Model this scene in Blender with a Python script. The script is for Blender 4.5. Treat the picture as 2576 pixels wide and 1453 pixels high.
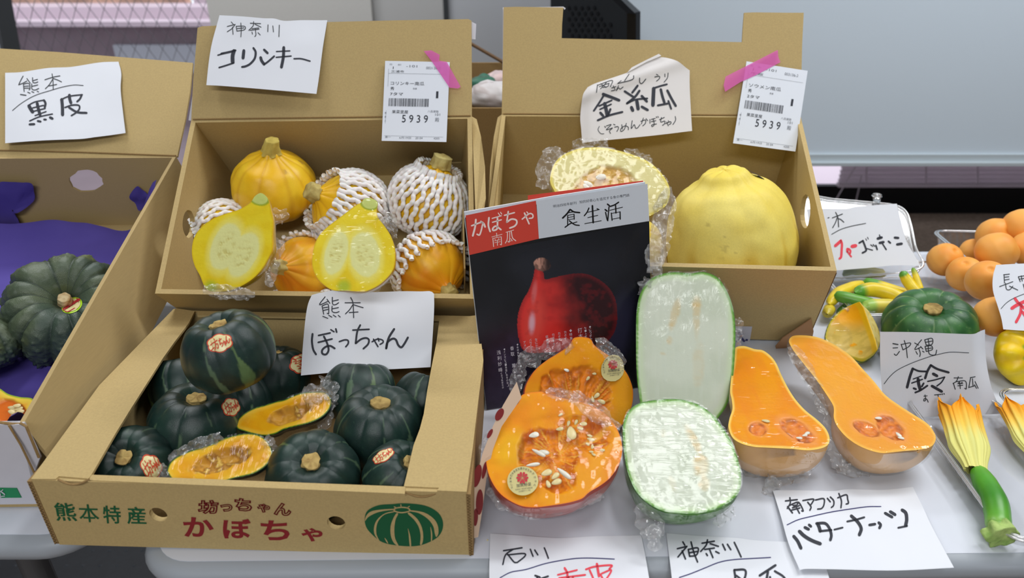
import bpy, bmesh, math, random
import numpy as np
from mathutils import Vector, Matrix
from mathutils.bvhtree import BVHTree
for o in list(bpy.data.objects): bpy.data.objects.remove(o)
SC = bpy.context.scene
COL = SC.collection
# ------------------------------------------------------------------ camera, world, lights, exposure
# table top is z = 0, room floor z = -0.7, camera 0.6 m above the table looking 27.7 degrees down
F = 1800.0; TH = math.radians(27.7); CAM = np.array([0, 0, .6])
FW = np.array([0, math.cos(TH), -math.sin(TH)]); UP = np.array([0, math.sin(TH), math.cos(TH)]); RT = np.array([1., 0, 0])
cd = bpy.data.cameras.new('camera'); cam = bpy.data.objects.new('camera', cd); COL.objects.link(cam)
cd.sensor_width = 36; cd.lens = F / 2576 * 36; cd.clip_start = .01; cd.clip_end = 60
cam.location = CAM; cam.rotation_euler = (math.radians(90) - TH, 0, 0)
cd.dof.use_dof = True; cd.dof.focus_distance = .92; cd.dof.aperture_fstop = 5.0
SC.camera = cam
w = bpy.data.worlds.new('world'); SC.world = w; w.use_nodes = True
bg = w.node_tree.nodes['Background']; bg.inputs[0].default_value = (.86, .92, 1.0, 1); bg.inputs[1].default_value = 1.6
def area(name, loc, sx, sy, e, rot=(0, 0, 0), col=(.97, .985, 1)):
    l = bpy.data.lights.new(name, 'AREA'); l.shape = 'RECTANGLE'; l.size = sx; l.size_y = sy; l.energy = e; l.color = col
    o = bpy.data.objects.new(name, l); COL.objects.link(o); o.location = loc; o.rotation_euler = rot; return o
area('ceiling_lamp', (-.9, 1.1, 1.93), .25, 1.25, 9)
area('ceiling_lamp', (.55, .85, 1.93), .25, 1.25, 8.5)
area('ceiling_lamp', (-.3, -1.45, 1.93), 1.8, .45, 47)
area('ceiling_lamp', (2.1, .9, 1.93), .25, 1.25, 9)
area('ceiling_lamp', (1.5, 1.4, 1.93), 1.4, .3, 27)
area('ceiling_lamp', (-1.3, 2.2, 1.93), 1.25, .3, 26)

SC.view_settings.view_transform = 'Standard'; SC.view_settings.look = 'None'
SC.view_settings.gamma = 1; SC.view_settings.use_curve_mapping = False; SC.view_settings.exposure = -0.01
SC.cycles.max_bounces = 7; SC.cycles.diffuse_bounces = 3; SC.cycles.glossy_bounces = 3
SC.cycles.transparent_max_bounces = 14; SC.cycles.caustics_reflective = False; SC.cycles.caustics_refractive = False
# ------------------------------------------------------------------ geometry helpers
def ray(x, y): return FW + RT * ((x - 1288) / F) - UP * ((y - 726.5) / F)
def PX(x, y, zc): return CAM + ray(x, y) * zc
def PZ(x, y, h=0.):
    d = ray(x, y); return CAM + d * ((h - CAM[2]) / d[2])
def PY(x, y, yy):
    d = ray(x, y); return CAM + d * (yy / d[1])
class Plane:
    def __init__(s, p, n): s.p = np.array(p, float); s.n = np.array(n, float) / np.linalg.norm(n); s.disp = None
    def at(s, x, y, off=0.):
        x = np.asarray(x, float); y = np.asarray(y, float)
        d = FW + ((x - 1288) / F)[..., None] * RT - ((y - 726.5) / F)[..., None] * UP
        t = ((s.p - CAM) @ s.n) / (d @ s.n)
        q = CAM + d * t[..., None]
        if s.disp is not None: off = off + s.disp(x, y)
        return q + np.asarray(off)[..., None] * s.n
def plane3(a, b, c):
    n = np.cross(b - a, c - a); n /= np.linalg.norm(n)
    if (CAM - a) @ n < 0: n = -n
    return Plane(a, n)
def proj(q):
    d = np.asarray(q, float) - CAM; z = d @ FW
    return 1288 + F * (d @ RT) / z, 726.5 - F * (d @ UP) / z
def nrm(v): v = np.asarray(v, float); return v / np.linalg.norm(v)
def cr(pts, n=8, closed=False):
    p = np.array(pts, float)
    if len(p) < 3 and not closed:
        t = np.linspace(0, 1, n + 1)[:, None]; return p[0] * (1 - t) + p[-1] * t
    if closed: q = np.vstack([p[-1:], p, p[:2]]); m = len(p)
    else: q = np.vstack([2 * p[0] - p[1], p, 2 * p[-1] - p[-2]]); m = len(p) - 1
    out = []
    for i in range(m):
        a, b, c, d = q[i:i + 4]
        for k in range(n):
            t = k / n
            out.append(.5 * ((2 * b) + (c - a) * t + (2 * a - 5 * b + 4 * c - d) * t * t + (3 * b - a - 3 * c + d) * t ** 3))
    if not closed: out.append(p[-1])
    return np.array(out)
def _h(i, j, k, s):
    n = (i * 374761393 + j * 668265263 + k * 1274126177 + s * 974634777) & 0xffffffff
    n = ((n ^ (n >> 13)) * 1274126177) & 0xffffffff
    return ((n ^ (n >> 16)) & 0xffff) / 65535.0
def noise(P, sc=1., s=0):
    P = np.asarray(P, float) * sc
    if P.shape[-1] == 2: P = np.concatenate([P, np.zeros(P.shape[:-1] + (1,))], -1)
    f = np.floor(P).astype(np.int64); u = P - f; u = u * u * (3 - 2 * u); r = 0
    for a in (0, 1):
        for b in (0, 1):
            for c in (0, 1):
                wgt = (u[..., 0] if a else 1 - u[..., 0]) * (u[..., 1] if b else 1 - u[..., 1]) * (u[..., 2] if c else 1 - u[..., 2])
                r = r + wgt * _h(f[..., 0] + a, f[..., 1] + b, f[..., 2] + c, s)
    return r * 2 - 1
def fbm(P, sc=1., s=0, o=3):
    r = 0; a = 1.; t = 0
    for k in range(o): r = r + a * noise(P, sc * 2 ** k, s + k * 7); t += a; a *= .5
    return r / t
def sm(a, b, x): t = np.clip((x - a) / (b - a), 0, 1); return t * t * (3 - 2 * t)
def lin(c):
    c = np.asarray(c, float) / 255.; return np.where(c <= .04045, c / 12.92, ((c + .055) / 1.055) ** 2.4)
def mix(a, b, t): t = np.asarray(t)[..., None]; return a * (1 - t) + b * t
def grid(nu, nv, off=0, wrap=False):
    i = np.arange(nu - 1)[:, None]; j = np.arange(nv if wrap else nv - 1)[None, :]; j2 = (j + 1) % nv
    return (np.stack([i * nv + j, (i + 1) * nv + j, (i + 1) * nv + j2, i * nv + j2], -1).reshape(-1, 4) + off)
def join(parts):
    V = []; Fs = []; n = 0
    for v, f in parts:
        V.append(np.asarray(v, float).reshape(-1, 3))
        if isinstance(f, np.ndarray): f = (f + n).tolist()
        else: f = [[k + n for k in q] for q in f]
        Fs += f; n += len(V[-1])
    return np.vstack(V), Fs
def tube(path, r, seg=8, cap=True, flat=None):
    p = np.array(path, float); n = len(p); r = np.broadcast_to(np.asarray(r, float), (n,))
    t = np.gradient(p, axis=0); t /= np.linalg.norm(t, axis=1)[:, None] + 1e-12
    u = np.cross(t[0], [0.13, .31, .94]); u /= np.linalg.norm(u); U = []
    for k in range(n):
        u = u - t[k] * (u @ t[k]); u /= np.linalg.norm(u) + 1e-12; U.append(u)
    U = np.array(U); W = np.cross(t, U); a = np.linspace(0, 2 * np.pi, seg, endpoint=False)
    V = p[:, None] + r[:, None, None] * (np.cos(a)[None, :, None] * U[:, None] + np.sin(a)[None, :, None] * W[:, None])
    V = V.reshape(-1, 3); Fc = grid(n, seg, 0, True).tolist()
    if cap: Fc.append(list(range(seg))[::-1]); Fc.append([(n - 1) * seg + k for k in range(seg)])
    return V, Fc
def boxm(lo, hi, bev=0):
    lo = np.array(lo, float); hi = np.array(hi, float)
    V = np.array([[(hi if (k >> a) & 1 else lo)[a] for a in range(3)] for k in range(8)])
    return V, [[0, 2, 3, 1], [4, 5, 7, 6], [0, 1, 5, 4], [2, 6, 7, 3], [0, 4, 6, 2], [1, 3, 7, 5]]
def hexa(a, b, c, d, t):
    # quad a,b,c,d extruded by the vector t
    V = np.array([a, b, c, d, a + t, b + t, c + t, d + t]); return V, [[0, 3, 2, 1], [4, 5, 6, 7], [0, 1, 5, 4], [1, 2, 6, 5], [2, 3, 7, 6], [3, 0, 4, 7]]
def slab(outer, t, holes=()):
    bm = bmesh.new(); edges = []; loops = [outer] + list(holes)
    for lp in loops:
        vs = [bm.verts.new(q) for q in lp]
        edges += [bm.edges.new((vs[k], vs[(k + 1) % len(vs)])) for k in range(len(vs))]
    r = bmesh.ops.triangle_fill(bm, edges=edges, use_beauty=True)
    fs = [f for f in r['geom'] if isinstance(f, bmesh.types.BMFace)]
    r = bmesh.ops.extrude_face_region(bm, geom=fs)
    bmesh.ops.translate(bm, vec=Vector(t), verts=[v for v in r['geom'] if isinstance(v, bmesh.types.BMVert)])
    bmesh.ops.recalc_face_normals(bm, faces=bm.faces)
    bm.verts.index_update(); V = np.array([v.co[:] for v in bm.verts]); Fc = [[v.index for v in f.verts] for f in bm.faces]; bm.free(); return V, Fc
USED = {}
def mesh(name, V, Fc, mat, col=None, smooth=True):
    me = bpy.data.meshes.new(name); V = np.asarray(V, float).reshape(-1, 3)
    if isinstance(Fc, np.ndarray):
        nf = len(Fc); me.vertices.add(len(V)); me.vertices.foreach_set('co', V.astype(np.float32).ravel())
        me.loops.add(nf * 4); me.loops.foreach_set('vertex_index', Fc.astype(np.int32).ravel())
        me.polygons.add(nf); me.polygons.foreach_set('loop_start', np.arange(0, nf * 4, 4, dtype=np.int32)); me.update(calc_edges=True)
    else: me.from_pydata(V.tolist(), [], Fc)
    if col is not None:
        ca = me.color_attributes.new('Col', 'FLOAT_COLOR', 'POINT'); c = np.ones((len(V), 4), np.float32); c[:, :3] = col
        ca.data.foreach_set('color', c.ravel())
    me.polygons.foreach_set('use_smooth', [bool(smooth)] * len(me.polygons))
    if mat: me.materials.append(mat)
    me.validate(); return me
def node(name, me=None, parent=None, M=None, **kw):
    o = bpy.data.objects.new(name, me); COL.objects.link(o)
    if parent: o.parent = parent
    if M is not None: o.matrix_basis = Matrix(M)
    for k, v in kw.items(): o[k] = v
    return o
def loc(o):
    M = np.eye(4); q = o
    while q is not None: M = np.array(q.matrix_basis) @ M; q = q.parent
    return M
def add(name, VF, mat, parent=None, org=None, col=None, smooth=False, M=None, **kw):
    """mesh given in world coordinates; stored relative to its parent (or to org)"""
    V = np.asarray(VF[0], float).reshape(-1, 3)
    if parent is not None:
        I = np.linalg.inv(loc(parent)); V = V @ I[:3, :3].T + I[:3, 3]
        return node(name, mesh(name, V, VF[1], mat, col, smooth), parent, None, **kw)
    if org is None: org = np.array([(V[:, 0].min() + V[:, 0].max()) / 2, (V[:, 1].min() + V[:, 1].max()) / 2, V[:, 2].min()])
    M = np.eye(4); M[:3, 3] = org
    return node(name, mesh(name, V - org, VF[1], mat, col, smooth), None, M, **kw)
def empty(name, org, **kw):
    M = np.eye(4); M[:3, 3] = org; return node(name, None, None, M, **kw)
# ------------------------------------------------------------------ materials
def mat(name, c=None, rough=.5, spec=.5, vcol=False, metal=0, bump=None, cn=None, trans=0, sss=0, coat=0, two=None):
    m = bpy.data.materials.new(name); m.use_nodes = True; nt = m.node_tree; b = nt.nodes['Principled BSDF']
    b.inputs['Roughness'].default_value = rough; b.inputs['Specular IOR Level'].default_value = spec; b.inputs['Metallic'].default_value = metal
    if coat: b.inputs['Coat Weight'].default_value = coat; b.inputs['Coat Roughness'].default_value = .12
    if trans: b.inputs['Transmission Weight'].default_value = trans
    if sss: b.inputs['Subsurface Weight'].default_value = sss; b.inputs['Subsurface Scale'].default_value = .01
    tc = nt.nodes.new('ShaderNodeTexCoord')
    src = None
    if vcol:
        a = nt.nodes.new('ShaderNodeVertexColor'); a.layer_name = 'Col'; src = a.outputs[0]
    else:
        r = nt.nodes.new('ShaderNodeRGB'); r.outputs[0].default_value = (*lin(c), 1); src = r.outputs[0]
    if cn:   # colour noise (scale, amount, stretch)
        sc, am = cn[:2]; mp = nt.nodes.new('ShaderNodeMapping'); mp.inputs['Scale'].default_value = cn[2] if len(cn) > 2 else (1, 1, 1)
        nt.links.new(tc.outputs['Object'], mp.inputs[0]); nz = nt.nodes.new('ShaderNodeTexNoise'); nz.inputs['Scale'].default_value = sc; nz.inputs['Detail'].default_value = 3
        nt.links.new(mp.outputs[0], nz.inputs[0]); mr = nt.nodes.new('ShaderNodeMapRange'); mr.inputs[1].default_value = .25; mr.inputs[2].default_value = .75
        mr.inputs[3].default_value = 1 - am; mr.inputs[4].default_value = 1 + am; nt.links.new(nz.outputs[0], mr.inputs[0])
        vm = nt.nodes.new('ShaderNodeVectorMath'); vm.operation = 'MULTIPLY'; nt.links.new(src, vm.inputs[0])
        nt.links.new(mr.outputs[0], vm.inputs[1]); src = vm.outputs[0]
    nt.links.new(src, b.inputs['Base Color'])
    if bump:  # (scale, strength, stretch)
        mp = nt.nodes.new('ShaderNodeMapping'); mp.inputs['Scale'].default_value = bump[2] if len(bump) > 2 else (1, 1, 1)
        nt.links.new(tc.outputs['Object'], mp.inputs[0]); nz = nt.nodes.new('ShaderNodeTexNoise'); nz.inputs['Scale'].default_value = bump[0]; nz.inputs['Detail'].default_value = 3
        nt.links.new(mp.outputs[0], nz.inputs[0]); bp = nt.nodes.new('ShaderNodeBump'); bp.inputs['Strength'].default_value = bump[1]; bp.inputs['Distance'].default_value = .002
        nt.links.new(nz.outputs[0], bp.inputs['Height']); nt.links.new(bp.outputs[0], b.inputs['Normal'])
    return m
def clearmat(name, c=(255, 255, 255), base=.05, edge=.55, rough=.08, bump=None, haze=.0, tint=(1, 1, 1)):
    """thin clear sheet: see-through with fresnel-like gloss and a little haze"""
    m = bpy.data.materials.new(name); m.use_nodes = True; nt = m.node_tree; nt.nodes.remove(nt.nodes['Principled BSDF']); out = nt.nodes['Material Output']
    tr = nt.nodes.new('ShaderNodeBsdfTransparent'); tr.inputs[0].default_value = (*tint, 1)
    gl = nt.nodes.new('ShaderNodeBsdfGlossy'); gl.inputs['Roughness'].default_value = rough
    df = nt.nodes.new('ShaderNodeBsdfDiffuse'); df.inputs[0].default_value = (*lin(c), 1)
    lw = nt.nodes.new('ShaderNodeLayerWeight'); lw.inputs[0].default_value = .22
    mr = nt.nodes.new('ShaderNodeMapRange'); mr.inputs[3].default_value = base; mr.inputs[4].default_value = edge
    nt.links.new(lw.outputs['Fresnel'], mr.inputs[0])
    m1 = nt.nodes.new('ShaderNodeMixShader'); m1.inputs[0].default_value = haze; nt.links.new(tr.outputs[0], m1.inputs[1]); nt.links.new(df.outputs[0], m1.inputs[2])
    m2 = nt.nodes.new('ShaderNodeMixShader'); nt.links.new(mr.outputs[0], m2.inputs[0]); nt.links.new(m1.outputs[0], m2.inputs[1]); nt.links.new(gl.outputs[0], m2.inputs[2])
    nt.links.new(m2.outputs[0], out.inputs[0])
    if bump:
        tc = nt.nodes.new('ShaderNodeTexCoord'); mp = nt.nodes.new('ShaderNodeMapping'); mp.inputs['Scale'].default_value = bump[2]; mp.inputs['Rotation'].default_value = bump[3]
        nt.links.new(tc.outputs['Object'], mp.inputs[0]); nz = nt.nodes.new('ShaderNodeTexNoise'); nz.inputs['Scale'].default_value = bump[0]; nz.inputs['Detail'].default_value = 4; nz.inputs['Distortion'].default_value = .6
        nt.links.new(mp.outputs[0], nz.inputs[0]); bp = nt.nodes.new('ShaderNodeBump'); bp.inputs['Strength'].default_value = bump[1]; bp.inputs['Distance'].default_value = .004
        nt.links.new(nz.outputs[0], bp.inputs['Height']); nt.links.new(bp.outputs[0], gl.inputs['Normal']); None
    return m
M = {}
M['kraft'] = mat('kraft_board', (188, 164, 113), .78, .25, cn=(420, .07), bump=(60, .05, (1, 1, 1)))
M['kraft2'] = mat('kraft_board_ribbed', (182, 158, 110), .78, .25, cn=(160, .04, (4, .3, 4)), bump=(140, .06, (5, .4, 1)))
M['kraftd'] = mat('kraft_board_edge', (150, 122, 80), .85, .2, cn=(500, .15))
M['flute'] = mat('corrugated_edge', (112, 88, 56), .9, .2)
M['whitecard'] = mat('white_printed_card', (205, 204, 212), .6, .3, cn=(30, .03))
M['paper'] = mat('white_paper', (228, 231, 238), .72, .25, cn=(14, .015), bump=(9, .08, (1, 1, 1)))
M['paperw'] = mat('warm_white_paper', (226, 222, 220), .72, .25, cn=(14, .02), bump=(9, .1, (1, 1, 1)))
M['slip'] = mat('label_paper', (226, 231, 240), .45, .4, cn=(14, .01))
M['ink'] = mat('black_marker_ink', (52, 55, 64), .6, .3)
M['ink2'] = mat('fine_black_ink', (62, 66, 70), .6, .3)
M['ink3'] = mat('grey_print_ink', (120, 124, 132), .6, .3)
M['inkb'] = mat('blue_marker_ink', (58, 58, 110), .6, .3)
M['inkr'] = mat('red_marker_ink', (238, 78, 92), .6, .3)
M['prg'] = mat('green_carton_ink', (30, 92, 58), .7, .2)
M['prr'] = mat('red_carton_ink', (138, 38, 42), .7, .2)
M['table'] = mat('table_laminate', (212, 216, 226), .38, .4, cn=(6, .012))
M['tedge'] = mat('table_edge_band', (158, 164, 171), .45, .4, cn=(5, .05, (.2, 1, 1)))
M['leg'] = mat('painted_steel', (150, 152, 156), .4, .5, metal=.6)
M['purple'] = mat('purple_tissue', (84, 72, 150), .75, .2, cn=(10, .08), bump=(26, .5))
M['skin'] = mat('squash_skin', rough=.36, spec=.45, vcol=True, cn=(60, .06), bump=(70, .10))
M['skinm'] = mat('matt_squash_skin', rough=.5, spec=.3, vcol=True, cn=(40, .05), bump=(60, .10))
M['skind'] = mat('kabocha_skin', rough=.34, spec=.5, vcol=True, cn=(90, .12), bump=(90, .18))
M['knob'] = mat('warty_kabocha_skin', rough=.42, spec=.45, vcol=True, cn=(60, .12), bump=(70, .25))
M['flesh'] = mat('cut_flesh', rough=.38, spec=.25, vcol=True, bump=(240, .12))
M['stem'] = mat('corky_stem', rough=.8, spec=.2, vcol=True, cn=(160, .18), bump=(220, .5))
M['seed'] = mat('pale_seed', (224, 206, 150), .35, .5, cn=(90, .08))
M['seedw'] = mat('white_seed', (232, 228, 212), .35, .5, cn=(90, .06))
M['foam'] = mat('foam_net', (246, 240, 238), .65, .3, cn=(120, .03), sss=.25)
M['film'] = clearmat('cling_film', base=.038, edge=.30, rough=.035, bump=(30, .22, (1, 6, 4), (.3, .2, .5)), haze=.004)
M['film2'] = clearmat('cling_film_streaks', base=.038, edge=.30, rough=.035, bump=(30, .22, (6, .9, 4), (.1, .2, .25)), haze=.004)
M['filmc'] = clearmat('crumpled_film', base=.09, edge=.8, rough=.10, bump=(160, .35, (1, 1, 1), (0, 0, 0)), haze=.15)
M['tray'] = clearmat('clear_tray_plastic', base=.06, edge=.7, rough=.07, haze=.07)
M['rim'] = clearmat('clear_tray_rim', base=.22, edge=.9, rough=.12, haze=.30)
M['glass'] = clearmat('window_glass', base=.03, edge=.4, rough=.02, haze=.0)
M['red'] = mat('cover_red', (206, 66, 50), .3, .5)
M['cwhite'] = mat('cover_white', (202, 208, 216), .3, .5)
M['cblack'] = mat('cover_ink', (14, 14, 14), .3, .5)
M['cprint'] = mat('cover_photo', rough=.26, spec=.5, vcol=True)
M['pages'] = mat('page_edges', (226, 228, 232), .7, .3, cn=(300, .05, (.05, .05, 8)))
M['cletter'] = mat('cover_lettering', (240, 220, 214), .4, .4)
M['cletter2'] = mat('cover_small_lettering', (206, 202, 210), .4, .4)
M['pink'] = clearmat('pink_masking_tape', c=(232, 105, 190), base=.02, edge=.08, rough=.5, haze=.62, tint=(1, .7, .92))
M['gold'] = mat('gold_foil_sticker', (226, 214, 150), .25, .6, metal=.35)
M['goldp'] = mat('pale_gold_sticker', (232, 218, 160), .3, .5)
M['stred'] = mat('sticker_red', (206, 74, 44), .5, .4)
M['stred2'] = mat('sticker_dark_red', (186, 40, 52), .5, .4)
M['lime'] = mat('sticker_lime', (178, 220, 40), .4, .5)
M['navy'] = mat('navy_sticker', (62, 78, 108), .35, .5)
M['beige'] = mat('beige_label_sheet', (214, 186, 160), .5, .4)
M['dred'] = mat('dark_red_label', (128, 40, 40), .4, .5)
M['blackp'] = mat('black_plastic', (30, 34, 38), .35, .5, cn=(4, .08))
M['blackg'] = mat('gloss_black_plastic', (14, 15, 18), .12, .6)
M['wall'] = mat('painted_wall', (196, 200, 206), .8, .2, cn=(3, .02))
M['pillar'] = mat('textured_wall', (212, 212, 209), .85, .2, cn=(160, .03), bump=(120, .2))
M['board'] = mat('whiteboard_enamel', (208, 220, 230), .34, .45)
M['alu'] = mat('aluminium_frame', (205, 216, 222), .35, .5, metal=.3)
M['blind'] = mat('blind_slat', (196, 190, 196), .5, .4)
M['dark'] = mat('dark_window_frame', (58, 62, 66), .5, .4)
M['black'] = mat('black_skirting', (20, 21, 24), .6, .3)
M['carpet'] = mat('brown_carpet', (150, 132, 118), .95, .1, cn=(60, .25))
M['mat'] = mat('rubber_mat', (40, 42, 47), .55, .35, cn=(80, .15))
M['ceil'] = mat('ceiling_board', (176, 178, 180), .9, .2)
M['outw'] = mat('outside_render', (150, 134, 140), .9, .2, cn=(4, .1))
M['outp'] = mat('outside_pink_ledge', (234, 214, 222), .8, .2)
M['outo'] = mat('outside_planting', (226, 186, 164), .9, .2, cn=(9, .4))
M['wire'] = mat('glass_wire', (100, 96, 104), .5, .5)
def translucent(m, c, k):
    nt = m.node_tree; b = nt.nodes['Principled BSDF']; o = nt.nodes['Material Output']; t = nt.nodes.new('ShaderNodeBsdfTranslucent'); t.inputs[0].default_value = (*lin(c), 1)
    x = nt.nodes.new('ShaderNodeMixShader'); x.inputs[0].default_value = k; nt.links.new(b.outputs[0], x.inputs[1]); nt.links.new(t.outputs[0], x.inputs[2]); nt.links.new(x.outputs[0], o.inputs[0])
translucent(M['blind'], (232, 222, 228), .55)
M['dots'] = mat('mat_stud', (62, 66, 72), .5, .4)
# ------------------------------------------------------------------ the room
def struct(name, VF, m, **kw): return add(name, VF, m, kind='structure', **kw)
struct('floor', boxm((-5, -2.5, -.72), (5, 3.55, -.70)), M['carpet'])
struct('ceiling', boxm((-5, -2.5, 1.95), (5, 3.55, 1.97)), M['ceil'])
YW = 3.3
def xat(px, y=YW): return (px - 1288) / F * (y * FW[1] + .3)   # rough x on the far wall
# far wall with a tall wired-glass window at its left and a blind-covered window at its right
wl = PY(-40, 100, YW)[0]; wr = PY(541, 60, YW)[0]
struct('wall_back', join([boxm((-5, YW, -.7), (wl - .02, YW + .1, 1.95)), boxm((wl - .02, YW, 1.3), (wr, YW + .1, 1.95)), boxm((wr, YW, -.35), (5, YW + .1, 1.95)), boxm((wr, YW, -.7), (5, YW + .1, -.62)), boxm((wr, YW, -.62), (1.2, YW + .1, -.35))]), M['wall'])
struct('wall_left', boxm((-5.1, -2.5, -.7), (-5, YW, 1.95)), M['wall'])
struct('wall_right', boxm((5, -2.5, -.7), (5.1, YW, 1.95)), M['wall'])
struct('wall_front', boxm((-5, -2.6, -.7), (5, -2.5, 1.95)), M['wall'])
px0, px1 = wr, PY(941, 40, YW)[0]
struct('trim_1', boxm((px0, YW - .05, -.7), (px1, YW, 1.95)), M['pillar'])
px2 = PY(1118, 60, YW)[0]
struct('trim_2', boxm((px1 + .0, YW - .012, -.7), (px2, YW, 1.95)), mat('light_panel', (196, 197, 197), .7, .2))
struct('trim_3', boxm((px2, YW - .02, -.7), (px2 + .02, YW, 1.95)), M['dark'])
# window: frame, glass, wire lattice
win = node('window_1', None, None, None, kind='structure')
fx = PY(30, 60, YW)[0]
add('frame', join([tube([PY(-8, -60, YW) , PY(52, 260, YW)], .045, 4)]), M['dark'], win)
add('frame', boxm((wl, YW - .01, .98), (wr, YW + .06, 1.3)), M['dark'], win)
add('glass', boxm((wl, YW + .03, -.7), (wr, YW + .036, 1.0)), M['glass'], win)
wires = []
for k in range(-30, 60):
    for sgn in (1, -1):
        x0 = wl - .6 + k * .062; z0, z1 = -.2, 1.0; f = lambda z: x0 + (sgn * .55 * (z - .4))
        t = [z for z in np.linspace(z0, z1, 40) if wl < f(z) < wr]
        if len(t) > 1: wires.append(tube([(f(t[0]), YW + .028, t[0]), (f(t[-1]), YW + .028, t[-1])], .0013, 4, False))
o = add('wire_mesh', join(wires), M['wire'], win); o['kind'] = 'stuff'
# outside the window
o_ = node('balcony_outside', None, None, None, kind='structure')
add('balcony_floor', boxm((-5, YW + .15, -.9), (-.6, YW + 2.6, -.7)), M['outw'], o_)
add('balcony_floor', boxm((1.0, YW + .15, -.9), (5, YW + 2.6, -.7)), M['outp'], o_)
add('parapet', boxm((-5, YW + 1.6, -.7), (-.6, YW + 1.7, PY(200, 62, YW + 1.6)[2])), M['outw'], o_)
zt = PY(200, 62, YW + 1.6)[2]
add('ledge', boxm((-5, YW + 1.5, zt), (-.6, YW + 1.9, zt + .03)), M['outp'], o_)
add('ledge', boxm((-5, YW + 1.66, zt + .03), (-.6, YW + 1.9, zt + .10)), M['outp'], o_)
add('planting', boxm((-5, YW + 2.0, zt), (-2.3, YW + 2.2, zt + .5)), M['outo'], o_)
add('planter', boxm((-2.2, YW + 2.0, zt), (-.9, YW + 2.2, zt + .4)), M['outp'], o_)
add('wall_vent', boxm((-2.6, YW + 1.56, zt - .30), (-2.0, YW + 1.6, zt - .12)), M['wall'], o_)
add('wall_vent', boxm((-3.9, YW + 1.56, zt - .30), (-3.3, YW + 1.6, zt - .12)), M['wall'], o_)
struct('baseboard_back', boxm((-.3, YW - .03, -.7), (5, YW, PY(2300, 462, YW)[2])), M['black'])
# blinds over the lower window (seen under the whiteboard)
bl = node('window_2', None, None, None, kind='structure')
za, zb = PY(2300, 400, YW - .08)[2], PY(2300, 466, YW - .08)[2]
bx0 = PY(2115, 430, YW - .08)[0]
n = 9
me = mesh('slat', *boxm((-1.6, -.014, -.0012), (1.6, .014, .0012)), M['blind'], smooth=False)
Rm = np.array(Matrix.Rotation(math.radians(40), 4, 'X'))
for k in range(n):
    T = np.eye(4); T[:3, 3] = (bx0 + 1.6, YW - .08, zb + .02 + (za - zb) * k / (n - 3.)); node('slat', me, bl, T @ Rm)
add('bottom_rail', boxm((bx0, YW - .095, zb - .005), (bx0 + 3.2, YW - .065, zb + .012)), M['blind'], bl)
for px in (2180, 2330, 2460): add('ladder_cord', tube([PY(px, 400, YW - .1), PY(px, 466, YW - .1)], .003, 5), M['blind'], bl)
for (a, b) in (((2160, 405), (2092, 520)), ((2168, 440), (2150, 520))):
    add('pull_cord', tube([PY(*a, YW - .12), PY(*b, YW - .12)], .003, 5), M['blind'], bl)
# mobile whiteboard
YB = 2.2
bx = PY(1420, 200, YB)[0]; bz = PY(2300, 386, YB)[2]; bz2 = PY(2300, 412, YB)[2]
wb = empty('whiteboard', (1.6, YB, -.7), label='large blank mobile whiteboard behind the right-hand boxes', category='whiteboard')
add('writing_surface', boxm((bx, YB, bz), (bx + 2.6, YB + .02, bz + 1.25)), M['board'], wb)
add('frame', boxm((bx - .02, YB - .012, bz2), (bx + 2.62, YB + .03, bz)), M['alu'], wb)
add('frame', boxm((bx - .02, YB - .012, bz + 1.25), (bx + 2.62, YB + .03, bz + 1.28)), M['alu'], wb)
add('frame', boxm((bx - .03, YB - .012, bz2), (bx - .0, YB + .03, bz + 1.28)), M['alu'], wb)
add('pen_tray', boxm((bx + .2, YB - .03, bz2 + .002), (bx + 2.4, YB - .012, bz2 + .012)), M['alu'], wb)
for xx in (bx + .15, bx + 2.45): add('leg', join([tube([(xx, YB + .01, -.68), (xx, YB + .01, bz2)], .018, 8), tube([(xx, YB - .3, -.67), (xx, YB + .3, -.67)], .02, 8)]), M['alu'], wb)
# dark flat device standing between the carton and the whiteboard
c0 = PX(1570, 45, 1.82)
dev = empty('flat_screen_television', (c0[0] - .2, c0[1], -.7), label='black television seen edge-on behind the squash boxes, beside the whiteboard', category='television')
e0, e1 = PX(1577, 30, 2.02), PX(1598, 104, 2.02)
A = PX(1576, 32, 1.80); B = PX(1415, -70, 1.93)
zt = A[2]; dn = nrm([B[0] - A[0], B[1] - A[1], 0]); sd = np.array([-dn[1], dn[0], 0]); sd = sd if sd[1] < 0 else -sd
L = .75; t = np.array([.045 * 1, .02, 0])
def tv(a0, a1, z0, z1, s0, s1):
    p = np.array([A[0], A[1], 0]); q = [p + dn * a0 + t / np.linalg.norm(t) * s0, p + dn * a1 + t / np.linalg.norm(t) * s0, p + dn * a1 + t / np.linalg.norm(t) * s1, p + dn * a0 + t / np.linalg.norm(t) * s1]
    V = [[*v[:2], z0] for v in q] + [[*v[:2], z1] for v in q]
    return np.array(V), [[0, 1, 2, 3], [4, 5, 6, 7], [0, 1, 5, 4], [1, 2, 6, 5], [2, 3, 7, 6], [3, 0, 4, 7]]
def tvpoly(s0, s1, inset=0):
    a = [(1577 - inset, 33 + inset), (1520, -20), (1400, -130), (1385, -150), (1385, 300), (1577 - inset, 300)]
    pl = Plane(A, np.cross(dn, [0, 0, 1])); 
    if (CAM - A) @ pl.n < 0: pl.n = -pl.n
    q = pl.at(*np.array(a, float).T) - pl.n * s0
    return slab(q, -pl.n * (s1 - s0))
add('casing', tvpoly(0, .05), M['blackp'], dev)
pl = Plane(A, np.cross(dn, [0, 0, 1])); pl.n = pl.n if (CAM - A) @ pl.n > 0 else -pl.n
q = pl.at(*np.array([(1577, 33), (1577, 300)], float).T)
r2 = PX(1600, 36, A @ FW * 0 + (q[0] - CAM) @ FW); sx = np.array([(1600 - 1577) / F * ((q[0] - CAM) @ FW), 0, 0])
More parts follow.
